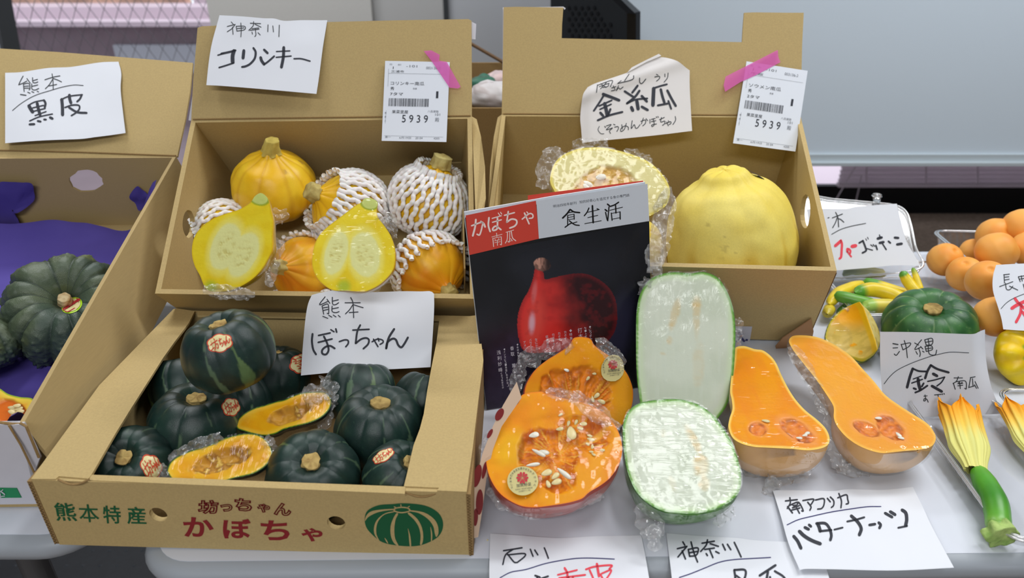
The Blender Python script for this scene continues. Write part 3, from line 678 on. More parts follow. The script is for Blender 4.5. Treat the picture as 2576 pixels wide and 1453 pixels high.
def ribbons(strk, fn, sub=6, taper=True):
    """flat pen strokes (pixel polylines) mapped through fn(x, y)"""
    V = []; Fs = []
    for p, wd in strk:
        q = cr(p, sub) if len(p) > 2 else cr(p, max(2, sub // 2)); t = np.gradient(q, axis=0); t /= np.linalg.norm(t, axis=1)[:, None] + 1e-9
        nn = np.stack([-t[:, 1], t[:, 0]], 1); m = len(q); pr = np.ones(m)
        h = wd / 2 * pr; n0 = len(V)
        L = q + nn * h[:, None]; Rr = q - nn * h[:, None]
        V += L.tolist() + Rr.tolist(); Fs += [[n0 + k, n0 + k + 1, n0 + m + k + 1, n0 + m + k] for k in range(m - 1)]
        for e, sg in ((0, -1), (m - 1, 1)):
            b = len(V); a = math.atan2(t[e][1], t[e][0]); V.append(q[e].tolist())
            K = 5
            for k in range(K + 1):
                ang = a + (math.pi / 2 - math.pi * k / K) + (math.pi if sg < 0 else 0); V.append([q[e][0] + math.cos(ang) * h[e] * .92, q[e][1] + math.sin(ang) * h[e] * .92])
            Fs += [[b, b + k + 1, b + k + 2] for k in range(K)]
    V = np.array(V); W = fn(V[:, 0], V[:, 1]); return W, Fs
def castfn(bvh, off=.0009):
    def f(x, y):
        out = []; last = None
        for a, b in zip(x, y):
            p = cast(bvh, a, b, off); p = last if p is None else p
            if p is None: p = PX(a, b, .8)
            out.append(p); last = p
        return np.array(out)
    return f
def glyphs(s, p0, p1, h, fn, up=None, bold=0, outline=0):
    """printed text from the built-in font, laid between two pixels and mapped through fn"""
    c = bpy.data.curves.new('t', 'FONT'); c.body = s; c.size = 1; c.offset = bold; c.resolution_u = 3
    if outline: c.fill_mode = 'NONE'; c.bevel_depth = outline; c.bevel_resolution = 0
    o = bpy.data.objects.new('t', c); COL.objects.link(o); dg_ = bpy.context.evaluated_depsgraph_get()
    me = bpy.data.meshes.new_from_object(o.evaluated_get(dg_)); bpy.data.objects.remove(o); bpy.data.curves.remove(c)
    V = np.array([v.co[:] for v in me.vertices]); Fc = [list(f.vertices) for f in me.polygons]; bpy.data.meshes.remove(me)
    p0 = np.array(p0, float); p1 = np.array(p1, float); x0, x1 = V[:, 0].min(), V[:, 0].max(); y0, y1 = V[:, 1].min(), V[:, 1].max()
    bx_ = p1 - p0; u = np.array(up, float) if up is not None else nrm([bx_[1], -bx_[0]]) * h
    q = p0 + ((V[:, 0] - x0) / (x1 - x0))[:, None] * bx_ + ((V[:, 1] - y0) / (y1 - y0))[:, None] * u
    return fn(q[:, 0], q[:, 1]), Fc
def sticker_outline(cx, cy, rx, ry, rot=0, lobes=0, amp=0, n=36):
    a = np.linspace(0, 2 * np.pi, n, endpoint=False); r = 1 + amp * np.abs(np.sin(a * lobes / 2)) if lobes else 1 + 0 * a
    x = rx * r * np.cos(a); y = ry * r * np.sin(a); cs, sn = math.cos(rot), math.sin(rot); return np.stack([cx + x * cs - y * sn, cy + x * sn + y * cs], 1)
def bocchan_sticker(bvh, cx, cy, rx, ry, rot, parent, full=True):
    s = decal(bvh, sticker_outline(cx, cy, rx, ry, rot, 6, .14), 'sticker', M['stred'], parent, off=.0006, curl=None)
    s['label'] = 'gold sticker with a red rim and red hand lettering'
    b = decal(bvh, sticker_outline(cx, cy, rx * .9, ry * .88, rot, 6, .14), 'gold_face', M['goldp'], s, off=.0010)
    T_ = "w4.2 10,30 26,24;w4.2 18,14 18,44;w4.2 8,50 28,42;w4.2 36,10 38,16;w4.2 30,24 50,18;w4.2 38,22 36,38 28,52;w4.2 38,32 48,32 46,48 40,46;w4.2 56,22 70,17;w4.2 62,14 60,28 58,38 66,32 72,38 64,46;w4 74,34 84,30 86,38 80,40;w4 78,26 84,46;w4.2 96,12 88,40;w4.2 88,40 94,26 98,38 104,36 108,24"
    cs, sn = math.cos(rot), math.sin(rot)
    def mp(x, y):
        u = (x - 57) / 60 * rx * 1.0; v = (y - 31) / 34 * ry * 1.05; return castfn(bvh, .0015)(cx + u * cs - v * sn, cy + u * sn + v * cs)
    add('lettering', ribbons(strokes(T_), mp, 3), M['stred'], s)
GK = 'mini kabocha in the printed carton'
def mini_kab(cx, cy, sx, sy, wpx, zc, var, spin, label, st='cork', sticker=None):
    me, P, Fc = mini_kab_mesh(var)
    def MM(z):
        R = wpx / 2 * z / F; c, v = aim(cx, cy, sx, sy, z, R * .60); S = np.eye(4); S[:3, :3] *= R; return axisM(c, v, spin) @ S
    zm = maxdepth(lambda z: P[::7] @ MM(z)[:3, :3].T + MM(z)[:3, 3], PLA); zc = zm if (zm and zc > zm) or (zm and zc == 0) else zc
    Mx = MM(zc); r = node('mini_kabocha', me, None, Mx, label=label, category='squash', group=GK)
    sme = stem_mesh(st, 3 + var % 3); s = node('stem', sme, r, np.array(Matrix.Translation((0, 0, .55))))
    b, _ = BV(P, Fc, Mx)
    if sticker: bocchan_sticker(b, *sticker, r)
    return r
# placed from the back row to the front
mini_kab(472, 968, 462, 912, 186, 0, 1, .3, 'mini kabocha in shadow under the left cardboard flap, behind the topmost one')
mini_kab(692, 945, 692, 893, 178, 0, 2, 2.1, 'mini kabocha behind and right of the topmost one, half-hidden sticker beside the price paper', sticker=(757, 914, 22, 28, 1.2))
mini_kab(905, 985, 908, 912, 186, 0, 3, 4.0, 'mini kabocha whose top is hidden behind the lower edge of the handwritten paper')
mini_kab(1064, 1000, 1084, 940, 150, 0, 4, 1.2, 'mini kabocha at the back right, partly under the right cardboard flap')
mini_kab(575, 882, 551, 823, 226, .83, 0, 5.35, 'topmost mini kabocha, lying on the others, gold sticker in front of its stem', sticker=(553, 863, 30, 21, -.25))
mini_kab(498, 1066, 495, 1008, 232, 0, 5, .95, 'mini kabocha, middle left, big corky stem with a gold sticker right of it', sticker=(580, 1024, 21, 21, -.4))
mini_kab(957, 1074, 957, 1019, 226, 0, 6, 4.9, 'mini kabocha with a broad pale green stripe, right of the cut halves', st='flat')
mini_kab(335, 1172, 312, 1152, 206, 0, 7, 2.4, 'mini kabocha in the front left corner with a peeling gold sticker', sticker=(380, 1172, 23, 29, -.5))
mini_kab(789, 1195, 783, 1164, 234, 0, 8, 3.3, 'mini kabocha at the front middle, seen from above with spreading stripes')
mini_kab(1008, 1198, 1030, 1165, 190, 0, 9, .4, 'mini kabocha in the front right corner, its stem at the edge of the right flap', sticker=(965, 1147, 27, 13, -.55))
mini_kab(600, 1010, 600, 960, 170, 0, 10, 1.7, 'mini kabocha at the bottom, almost hidden between the topmost one and the cut halves')
# ---- green squash with pale stripes on the table
def whole(name, prof, cx, cy, sx, sy, wpx, zc, nrib, amp, seed, colf, m, label, group, spin=0, dist=.8, cat='squash', near=True, planes=None, **kw):
    P, Fc, A, T_, g, U = squash_geo(prof, 1., nrib, amp, seed, **kw); PP_ = P.reshape(-1, 3)[::7]
    def MM(z):
        R = wpx / 2 * z / F; c, v = aim(cx, cy, sx, sy, z, R * dist, near); S = np.eye(4); S[:3, :3] *= R; return axisM(c, v, spin) @ S
    if planes:
        zm = maxdepth(lambda z: PP_ @ MM(z)[:3, :3].T + MM(z)[:3, 3], planes)
        if zm and (zc == 0 or zc > zm): zc = zm
    Mx = MM(zc); R = wpx / 2 * zc / F
    me = mesh(name + '_body', P.reshape(-1, 3), Fc, m, colf(U, A, T_, g).reshape(-1, 3)); r = node(name, me, None, Mx, label=label, category=cat)
    if group: r['group'] = group
    b, W_ = BV(P, Fc, Mx); return r, b, Mx, (U, A, T_, R, W_)
def cgreen(U, A, T_, g):
    c = mix(lin((36, 82, 40)), lin((58, 112, 52)), sm(-.3, .6, fbm(U, 3, 2, 3))); c = mix(c, lin((120, 160, 90)), .5 * sm(.6, .85, noise(U, 26, 4)))
    return mix(c, lin((176, 200, 130)), .9 * sm(.72, .9, g) * sm(.1, .3, T_) * (.5 + .5 * noise(U, 8, 4)))
r, b, Mx, _ = whole('green_squash', KAB, 2337, 822, 2346, 782, 220, 0, 10, .05, 5, cgreen, M['skind'], 'flat green squash with pale stripes, whole, behind the handwritten paper on the right', None, .3, .5, planes=PLT)
node('stem', stem_mesh('flat', 3), r, np.array(Matrix.Translation((0, 0, .47)) @ Matrix.Diagonal((.85, .85, 1, 1))))
# ---- warty dark kabocha in the purple-lined carton
def cknob(U, A, T_, g):
    c = mix(lin((58, 74, 62)), lin((84, 96, 72)), sm(-.4, .5, fbm(U, 1.8, 3, 3))); c = mix(c, lin((106, 112, 60)), .55 * sm(.1, .8, fbm(U, 2.6, 8, 2)))
    c = mix(c, lin((36, 52, 44)), .75 * sm(.45, .9, g)); return mix(c, lin((120, 128, 118)), .3 * sm(.5, .9, noise(U, 9, 4)))
KN = [(0, .22), (.12, .25), (.26, .44), (.5, .60), (.76, .54), (.94, .30), (1, -.02), (.96, -.3), (.8, -.52), (.5, -.66), (.2, -.64), (0, -.6)]
GW = 'warty kabocha on the purple tissue'
r, b, Mx, _ = whole('warty_kabocha', KN, 172, 778, 157, 738, 290, 0, 13, .11, 31, cknob, M['knob'], 'warty dark green ribbed kabocha with a lime-rimmed sticker on the purple tissue', GW, .5, .55, planes=PLL, nt=240, npf=150, bumps=(15, .085, .30), lump=.06)
V, Fc, c = stemgeo(.20, .13, .095, .08, .08, 4, 0, ((222, 202, 158), (176, 140, 90))); node('stem', mesh('stem', V, Fc, M['stem'], c), r, np.array(Matrix.Translation((0, 0, .22))))
s = decal(b, sticker_outline(181, 768, 28, 19, -.42), 'sticker', M['lime'], r); s['label'] = 'oval lime and gold sticker with red print'
s2 = decal(b, sticker_outline(181, 768, 24, 15.5, -.42), 'gold_face', M['goldp'], s, off=.0012)
add('lettering', ribbons(strokes('w6 160,780 180,768 202,754;w2 166,766 170,776;w2 176,760 179,772;w2 186,754 190,766;w2 163,784 172,786 190,776;w2 164,772 160,782;w2 196,750 200,762'), castfn(b, .0018), 5), M['stred2'], s)
r, b, Mx, _ = whole('warty_kabocha', KN, -55, 872, -75, 815, 190, 0, 12, .10, 37, cknob, M['knob'], 'second warty kabocha, cut off by the left edge of the picture', GW, .5, .55, planes=PLL, nt=160, npf=100, bumps=(13, .085, .2), lump=.06)
# ---- spaghetti squash, whole
def cyel(U, A, T_, g):
    c = mix(lin((236, 212, 92)), lin((240, 222, 120)), sm(-.4, .6, fbm(U, 1.5, 3, 3))); c = mix(c, lin((214, 176, 50)), .8 * sm(.5, .95, g) * sm(.35, .6, T_))
    c = mix(c, lin((206, 160, 40)), .45 * sm(.72, .98, T_)); k = sm(.60, .74, noise(U, 13, 6) + .15 * noise(U, 60, 7)) * sm(.1, .5, noise(U, 2.2, 9)); return mix(c, lin((150, 128, 66)), .45 * k)
r, b, Mx, _ = whole('spaghetti_squash', OVAL, 1836, 584, 1822, 418, 328, 0, 9, .022, 44, cyel, M['skinm'], 'whole pale yellow spaghetti squash standing in the notched carton', None, 1.1, 1.05, planes=PLC, hz=1.0, sharp=1.0, lump=.05, nt=180, npf=120)
decal(b, [(1874, 424), (1892, 432), (1910, 443), (1924, 452), (1920, 445), (1900, 431), (1880, 423)], 'sticker', M['navy'], r)
# ---- teardrop squashes with foam nets
def ctear(U, A, T_, g):
    c = mix(lin((244, 190, 26)), lin((246, 204, 48)), sm(-.4, .5, fbm(U, 1.6, 3, 3))); c = mix(c, lin((238, 164, 18)), .5 * sm(.4, .9, noise(U, 1.5, 8)))
    c = mix(c, lin((206, 140, 24)), .35 * sm(.5, .98, g)); k = sm(.6, .72, noise(U, 5, 16) + .2 * noise(U, 30, 7)) * sm(.25, .5, noise(U, 1.7, 19)); return mix(c, lin((170, 120, 60)), .6 * k)
def ctear2(U, A, T_, g):
    c = mix(lin((240, 150, 16)), lin((244, 182, 30)), sm(-.5, .5, fbm(U, 1.6, 3, 3))); return mix(c, lin((250, 200, 60)), .5 * sm(.1, .8, noise(np.stack([A * 4, T_ * 2], -1), 1, 3)))
def foam_net(U, R, Mx, parent, t0, t1, N=34, K=11, rad=.062, flare=.10, seed=0, open_=.30):
    """expanded foam sleeve: strands that join their neighbours left and right in turn"""
    nph, nth = U.shape[:2]; out = []
    m = 92; tt = np.linspace(t0, t1, m)
    def S(t, th, o):
        fi = t * (nph - 1); i = np.clip(fi.astype(int), 0, nph - 2); f = (fi - i)[:, None]; tj = (th % (2 * np.pi)) / (2 * np.pi) * nth; j = tj.astype(int) % nth; j2 = (j + 1) % nth; fj = (tj - np.floor(tj))[:, None]
        a = U[i, j] * (1 - fj) + U[i, j2] * fj; b_ = U[i + 1, j] * (1 - fj) + U[i + 1, j2] * fj; p = a * (1 - f) + b_ * f
        n = p / (np.linalg.norm(p, axis=1)[:, None] + 1e-9); return p + n * o[:, None]
    for k in range(N):
        sg = 1 if k % 2 else -1; x = (tt - t0) / (t1 - t0) * K; tri = np.sin(x * np.pi); tri = np.sign(tri) * np.abs(tri) ** .7
        wob = .010 * np.sin(x * 2.1 + k * 1.7 + seed)
        th = (k + .5) * 2 * np.pi / N + sg * (np.pi / N) * (open_ * tri) * 1.0 + wob + .12 * np.sin((tt - t0) * 3 + seed)
        e0 = np.exp(-((tt - t0) / .028) ** 2); o_ = rad * 1.05 + flare * e0 + .01 * np.sin(k * 2.3 + seed)
        p = S(tt, th, o_); Vv, Ff = tube(p, rad * (1 + .12 * np.sin(x * 9 + k)), 6); out.append((Vv, Ff))
    V, Fc = join(out); me = mesh('foam_net', V, Fc, M['foam'], None, True); o = node('foam_net', me, parent); o['kind'] = 'stuff'; return o
GT = 'yellow teardrop squashes in the carton'
def tear(cx, cy, sx, sy, wpx, zc, seed, label, colf=ctear, spin=0, stem='long', net=None, prof=TEAR, ss=1., hz=.93, near=True):
    r, b, Mx, (U, A, T_, R, W_) = whole('teardrop_squash', prof, cx, cy, sx, sy, wpx, zc, 12, .02, seed, colf, M['skin'], label, GT, spin, 1.0 * hz, sharp=1.0, lump=.04, hz=hz, near=near, planes=PLB)
    node('stem', stem_mesh(stem, 5 + seed % 3), r, np.array(Matrix.Translation((0, 0, prof[0][1] * hz - .06)) @ Matrix.Diagonal((ss, ss, ss, 1))))
    U2 = U
    if net: foam_net(U2, R, Mx, r, seed=seed, **net)
    return r, b, Mx
tear(690, 462, 682, 378, 208, 0, 50, 'bare yellow teardrop squash with no net, at the back left of its carton', stem='long')
tear(560, 590, 466, 612, 160, 0, 51, 'net-wrapped teardrop squash at the far left, stem pointing left, behind the filmed half', net=dict(t0=.20, t1=.99, N=32, K=12), stem='cork', ss=1.0)
tear(872, 528, 792, 486, 200, 0, 52, 'net-wrapped teardrop squash in the middle back, stem pointing left', net=dict(t0=.24, t1=.99, N=36, K=13), stem='pale', ss=1.35, spin=.6)
tear(1082, 500, 1108, 415, 196, 0, 53, 'net-wrapped teardrop squash at the back right, stem pointing up', net=dict(t0=.17, t1=.99, N=34, K=13, flare=.12), stem='pale', ss=1.5)
tear(762, 678, 705, 672, 172, 0, 54, 'net-wrapped teardrop squash at the bottom between the two filmed halves', colf=ctear2, net=dict(t0=.42, t1=.99, N=30, K=10), stem='pale', ss=1.3, near=True)
tear(1084, 682, 1128, 732, 186, 0, 55, 'net-wrapped teardrop squash in the front right corner, stem pointing down', colf=ctear2, net=dict(t0=.40, t1=.99, N=30, K=10, flare=.16), stem='pale', ss=1.3)
# ---- orange fruits
def corg(U, A, T_, g):
    c = mix(lin((236, 156, 62)), lin((240, 170, 82)), sm(-.4, .5, fbm(U, 1.5, 3, 2))); return mix(c, lin((226, 134, 46)), .5 * sm(.1, .7, noise(U, 1.2, 8)))
ORB = [(0, .86), (.08, .87), (.2, .93), (.5, .86), (.8, .6), (.97, .2), (1, -.05), (.95, -.4), (.75, -.7), (.45, -.9), (.15, -.98), (0, -.98)]
P, Fc, A_g, T_g, g_, U_ = squash_geo(ORB, 1., 1, .02, 7, nt=64, npf=44, sharp=1, lump=.015)
ome = mesh('orange_fruit', P.reshape(-1, 3), Fc, mat('apricot_skin', rough=.5, spec=.35, vcol=True, cn=(50, .04)), corg(U_, A_g, T_g, g_).reshape(-1, 3))
def orange(cx, cy, wpx, zc, label, rx=0, ry=0, grp='apricots in the back tray'):
    R = wpx / 2 * zc / F; Mx = np.eye(4); Mx[:3, :3] = np.array(Matrix.Rotation(rx, 3, 'X') @ Matrix.Rotation(ry, 3, 'Y')) * R; Mx[:3, 3] = PX(cx, cy, zc)
    return node('apricot', ome, None, Mx, label=label, category='fruit', group=grp)
orange(2378, 652, 82, 1.29, 'apricot at the left end of the back tray', .5, .2)
orange(2450, 634, 68, 1.36, 'small apricot behind, between the left one and the pile in the back tray', -.8, .3)
orange(2428, 688, 86, 1.24, 'apricot at the front of the back tray, under the tray rim', .3, -.4)
orange(2506, 592, 88, 1.32, 'apricot on the left shoulder of the pile in the back tray', .9, .1)
orange(2508, 633, 98, 1.25, 'large apricot in the front middle of the pile in the back tray', .4, .8)
orange(2576, 574, 100, 1.30, 'apricot at the very top of the pile, cut by the right edge of the picture', .5, 1.)
orange(2592, 625, 90, 1.26, 'apricot at the right edge of the picture below the topmost one', .4, .3)
G2 = 'apricots in the front tray'
orange(2484, 705, 100, 1.14, 'apricot at the top of the front tray, left of the pink-lettered paper', .4, -.3, G2)
orange(2505, 795, 100, 1.06, 'apricot low in the front tray behind ribbed plastic', .4, .6, G2)
orange(2600, 760, 100, 1.10, 'apricot behind the pink-lettered paper in the front tray', .1, .6, G2)
# ------------------------------------------------------------------ cut halves
def SP(ox, oy, s, txt): return np.array([[float(v) for v in q.split(',')] for q in txt.split()]) * s + [ox, oy]
def ell(x, y, cx, cy, rx, ry, rot=0):
    c, s = math.cos(rot), math.sin(rot); u = (x - cx) * c + (y - cy) * s; v = -(x - cx) * s + (y - cy) * c; return np.hypot(u / rx, v / ry)
def half(name, outline, ax, n, planes, kd, facef, skinf, skinmat, label, cat, group=None, zc=None, na=130, nb=110, film=True, filmm='film', pw=1., skinout=None, off=.0022):
    O = cr(outline, 16, True); n = nrm(n); cx, cy = O.mean(0)
    def build(z, na_, nb_, full=False):
        p0 = PX(cx, cy, z); pl = Plane(p0, n); Q_ = pl.at(O[:, 0], O[:, 1])
        a0, a1 = pl.at(np.array([ax[0][0], ax[1][0]], float), np.array([ax[0][1], ax[1][1]], float)); e1 = nrm(a1 - a0); e2 = np.cross(n, e1)
        A = (Q_ - p0) @ e1; B = (Q_ - p0) @ e2; lo, hi = A.min(), A.max(); s = np.linspace(0, np.pi, na_); a = (lo + hi) / 2 - (hi - lo) / 2 * np.cos(s); a[0] = lo + 1e-5; a[-1] = hi - 1e-5
        bl_, bh = np.zeros(na_), np.zeros(na_); A2 = np.roll(A, -1); B2 = np.roll(B, -1)
        for i, v in enumerate(a):
            k = (A - v) * (A2 - v) <= 0; t = (v - A[k]) / (A2[k] - A[k] + 1e-12); bb_ = B[k] + (B2[k] - B[k]) * t
            bl_[i], bh[i] = bb_.min(), bb_.max()
        m_ = (bl_ + bh) / 2; w_ = (bh - bl_) / 2; t = np.linspace(-1, 1, nb_); t = np.sin(t * np.pi / 2)
        face = p0 + a[:, None, None] * e1 + (m_[:, None] + w_[:, None] * t)[..., None] * e2
        ph = np.linspace(0, np.pi, nb_); wd = np.convolve(np.pad(w_, 3, 'edge'), np.ones(7) / 7, 'valid')
        body = p0 + a[:, None, None] * e1 + (m_[:, None] - w_[:, None] * np.cos(ph))[..., None] * e2 - (kd * np.minimum(wd, w_ * 1.15)[:, None] * np.sin(ph) ** pw)[..., None] * n
        return face, body, pl, e1, e2, a, m_, w_, t
    if zc is None:
        zc = maxdepth(lambda z: build(z, 30, 16)[1].reshape(-1, 3), planes)
        if zc is None: zc = .9
    face, body, pl, e1, e2, a, m_, w_, t = build(zc, na, nb)
    px, py = proj(face); D2 = np.full(px.shape, 1e9)
    for k in range(0, len(O), 2): D2 = np.minimum(D2, (px - O[k, 0]) ** 2 + (py - O[k, 1]) ** 2)
    dist = np.sqrt(D2); col, rel = facef(px, py, dist); rel = rel * sm(0, 6, dist)
    Vf = face + (rel)[..., None] * n
    org = body.reshape(-1, 3); org = np.array([org[:, 0].mean(), org[:, 1].mean(), org[:, 2].min()])
    r = empty(name, org, label=label, category=cat)
    if group: r['group'] = group
    add('cut_face', (Vf.reshape(-1, 3), grid(na, nb)), M['flesh'], r, col=col.reshape(-1, 3), smooth=True)
    sc_ = skinf(*proj(body), (body - pl.p)); bump = .0012 * fbm(body, 60, 3, 2)
    bd = body - (bump * np.sin(np.linspace(0, np.pi, nb))[None])[..., None] * n
    e = [bd[0].mean(0), bd[-1].mean(0)]; V = np.concatenate([bd.reshape(-1, 3), e]); Fc = grid(na, nb).tolist(); N0 = na * nb
    Fc += [[N0, k, k + 1] for k in range(nb - 1)] + [[N0 + 1, (na - 1) * nb + k + 1, (na - 1) * nb + k] for k in range(nb - 1)]
    add('skin', (V, Fc), M[skinmat], r, col=np.concatenate([sc_.reshape(-1, 3), sc_[0].mean(0)[None], sc_[-1].mean(0)[None]]), smooth=True)
    if film:
        o_ = off; wr = .0006 * noise(face, 180, 5) + .0008 * fbm(face, 60, 7, 2)
        c0 = face.reshape(-1, 3).mean(0); FF = face + (o_ + wr)[..., None] * n + (face - c0) * .012
        BB = body + (body - c0) * .02 + nrm([0, 0, -1]) * 0 + (.0012 * fbm(body, 70, 9, 2))[..., None] * n; BB[..., 2] = np.maximum(BB[..., 2], .0006)
        V1 = FF[::2, ::2]; V2 = BB[::2, ::2]; v, f = join([(V1.reshape(-1, 3), grid(*V1.shape[:2])), (V2.reshape(-1, 3), grid(*V2.shape[:2]))])
        add('film_wrap', (v, f), M[filmm], r, smooth=True)
    r_pl = Plane(pl.p, pl.n); return r, r_pl, zc
def crumple(parent, a, b_, wd, seed, amp=.5, n=26, name='film_fold', m='filmc'):
    """scrunched piece of film running from point a to point b"""
    a = np.array(a, float); b_ = np.array(b_, float); L = np.linalg.norm(b_ - a); t = nrm(b_ - a); s = nrm(np.cross(t, FW)); q = np.cross(s, t)
    u, v = np.meshgrid(np.linspace(0, 1, n), np.linspace(-1, 1, n), indexing='ij'); ww = wd * (.6 + .5 * np.sin(u * np.pi) + .35 * noise(np.stack([u * 5, u * 0 + seed], -1)))
    P = a + u[..., None] * (b_ - a) + (v * ww)[..., None] * s
    P = P + (amp * wd) * (noise(P, 1.6 / wd, seed)[..., None] * q + .7 * noise(P, 3.2 / wd, seed + 1)[..., None] * q + .4 * noise(P, 3 / wd, seed + 2)[..., None] * s + .3 * noise(P, 4 / wd, seed + 3)[..., None] * t)
    P[..., 2] = np.maximum(P[..., 2], .001)
    return add(name, (P.reshape(-1, 3), grid(n, n)), M[m], parent, smooth=False)
def seedshape():
    n, m = 9, 12; u = np.linspace(0, np.pi, n)[:, None]; v = np.linspace(0, 2 * np.pi, m, endpoint=False)[None]
    w_ = np.sin(u) * (1 - .28 * np.cos(u)); return np.stack([-np.cos(u) + 0 * v, .55 * w_ * np.cos(v), .24 * w_ * np.sin(v)], -1).reshape(-1, 3), grid(n, m, 0, True)
SV, SF = seedshape(); SEEDM = {k: mesh('seed', SV, SF, M[k]) for k in ('seed', 'seedw')}
def seed(r, pl, x, y, L, ang, k='seed', wd=1., off=.0012, tilt=0):
    p = pl.at(np.array(float(x)), np.array(float(y))) + pl.n * off; d = math.radians(ang); q = pl.at(np.array(x + math.cos(d) * 10.), np.array(y + math.sin(d) * 10.)) + pl.n * off
    e = nrm(q - p); f = np.cross(pl.n, e); zc = (p - CAM) @ FW; s = L / 2 * zc / F; ct, st_ = math.cos(tilt), math.sin(tilt)
    Mx = np.eye(4); Mx[:3, 0] = e * s; Mx[:3, 1] = (f * ct + pl.n * st_) * s * wd; Mx[:3, 2] = (pl.n * ct - f * st_) * s; Mx[:3, 3] = p
    node('seed', SEEDM[k], r, np.linalg.inv(loc(r)) @ Mx)
N2 = lambda x, y, sc, s=0: noise(np.stack([x, y], -1), sc, s)
FB = lambda x, y, sc, s=0, o=3: fbm(np.stack([x, y], -1), sc, s, o)
# --- kabocha halves in carton A
def f_kab(cx, cy, rx, ry, rot):
    def f(x, y, d):
        c = mix(lin((246, 186, 22)), lin((240, 168, 12)), sm(-.4, .5, FB(x, y, .03, 2))); c = mix(c, lin((250, 212, 70)), .5 * sm(16, 6, d)); c = mix(c, lin((92, 130, 30)), sm(5, 2.2, d)); c = mix(c, lin((24, 46, 30)), sm(2.4, .8, d))
        e = ell(x, y, cx, cy, rx, ry, rot) + .18 * FB(x, y, .06, 5); m_ = sm(1.05, .82, e); t = FB(x, y, .07, 9, 4); cav = mix(lin((214, 160, 58)), lin((160, 108, 44)), sm(-.3, .4, t)); cav = mix(cav, lin((228, 190, 90)), sm(.25, .5, t))
        return mix(c, cav, m_), -.010 * sm(1.05, .5, e) + .004 * m_ * t
    return f
dark = lambda x, y, q: mix(lin((20, 40, 36)), lin((40, 64, 48)), sm(-.2, .8, fbm(q, 60, 2, 3)))
GH = 'filmed mini kabocha halves'
o1 = np.array([(597, 1078), (594, 1066), (600, 1052), (617, 1037), (640, 1025), (665, 1018), (690, 1010), (715, 1004), (735, 995), (760, 987), (790, 984), (815, 985), (831, 997), (834, 1014), (827, 1032), (808, 1050), (780, 1063), (745, 1072), (715, 1080), (695, 1090), (668, 1096), (640, 1092), (615, 1085)], float)
r, pl, z = half('mini_kabocha_half', o1, ((596, 1070), (834, 1010)), (-.1, -.30, .95), PLA, .80, f_kab(730, 1040, 68, 21, -.33), dark, 'skind', 'filmed mini kabocha half lying further back, its film twisted up at the right', 'squash', GH, zc=.86, filmm='film2')
crumple(r, PX(760, 985, z + .005), PX(840, 1000, z + .01), .012, 3); crumple(r, PX(818, 945, z + .0), PX(838, 1020, z + .01), .011, 4); crumple(r, PX(836, 1010, z), PX(800, 1095, z + .02), .008, 5)
o2 = np.array([(422, 1190), (421, 1178), (430, 1160), (450, 1145), (478, 1133), (505, 1125), (535, 1115), (560, 1103), (590, 1094), (620, 1089), (650, 1093), (672, 1108), (684, 1130), (683, 1150), (668, 1172), (640, 1190), (612, 1198), (585, 1204), (560, 1212), (530, 1217), (480, 1216), (440, 1210)], float)
r, pl, z = half('mini_kabocha_half', o2, ((424, 1185), (684, 1125)), (-.1, -.32, .95), PLA, .72, f_kab(556, 1155, 84, 27, -.30), dark, 'skind', 'filmed mini kabocha half at the front rim of the printed carton', 'squash', GH, zc=.775, filmm='film2')
crumple(r, PX(425, 1160, z + .01), PX(560, 1100, z + .015), .009, 6); crumple(r, PX(672, 1095, z + .0), PX(690, 1165, z + .01), .008, 7); crumple(r, PX(400, 1170, z), PX(425, 1205, z), .007, 8)
# --- yellow teardrop halves in carton B
def f_tear(e1_, e2_, ax_, gx, stem):
    def f(x, y, d):
        c = mix(lin((246, 220, 40)), lin((240, 208, 24)), sm(-.4, .5, FB(x, y, .03, 2))); c = mix(c, lin((226, 190, 20)), .8 * sm(4, 1, d))
        i1, i2 = ell(x, y, *e1_), ell(x, y, *e2_); c = mix(c, lin((248, 238, 120)), .7 * sm(1.45, 1.05, np.minimum(i1, i2))); m_ = np.maximum(sm(1.08, .9, i1 + .06 * FB(x, y, .06, 7)), sm(1.08, .9, i2 + .06 * FB(x, y, .06, 8)))
        seedm = np.maximum(sm(.75, .4, i1), sm(.75, .4, i2)) * sm(.0, .5, N2(x * .22 + y * .06, y, .42, 5)) * (.6 + .4 * N2(x, y, .2, 9)); cav = mix(lin((238, 236, 158)), lin((206, 188, 92)), .8 * seedm); c = mix(c, cav, m_)
        gm = sm(26, 6, np.hypot(x - gx[0], y - gx[1])) ; c = mix(c, lin((160, 190, 50)), .75 * gm); st = ell(x, y, *stem); c = mix(c, lin((206, 216, 120)), sm(1.05, .9, st))
        c = mix(c, lin((120, 160, 40)), .7 * sm(.2, .05, np.abs(st - 1.05)) * (st < 1.4)); return c, -.0004 * seedm
    return f
yskin = lambda x, y, q: mix(lin((240, 190, 34)), lin((226, 168, 20)), sm(-.3, .6, fbm(q, 30, 2, 3)))
GY = 'filmed yellow teardrop squash halves'
o3 = SP(420, 330, .2959, '715,600 750,550 800,525 850,560 870,610 885,680 900,760 895,900 893,1000 860,1080 800,1180 720,1260 620,1320 520,1355 400,1362 340,1345 310,1300 280,1225 235,1140 212,1040 220,940 255,860 320,790 400,740 500,700 600,670 660,640')
r, pl, z = half('teardrop_squash_half', o3, ((655, 488), (520, 735)), (-.24, -.72, .62), PLB, .75, f_tear((568, 620, 36, 62, .35), (612, 640, 34, 60, .45), 0, (530, 722), (652, 497, 24, 17, .3)), yskin, 'skin', 'left filmed half of a yellow teardrop squash, leaning right', 'squash', GY, filmm='film2', zc=.90)
crumple(r, PX(512, 728, z - .02), PX(640, 742, z - .02), .008, 11); crumple(r, PX(690, 525, z), PX(708, 560, z + .01), .012, 12)
crumple(r, PX(676, 720, z - .01), PX(700, 600, z + .02), .009, 13)
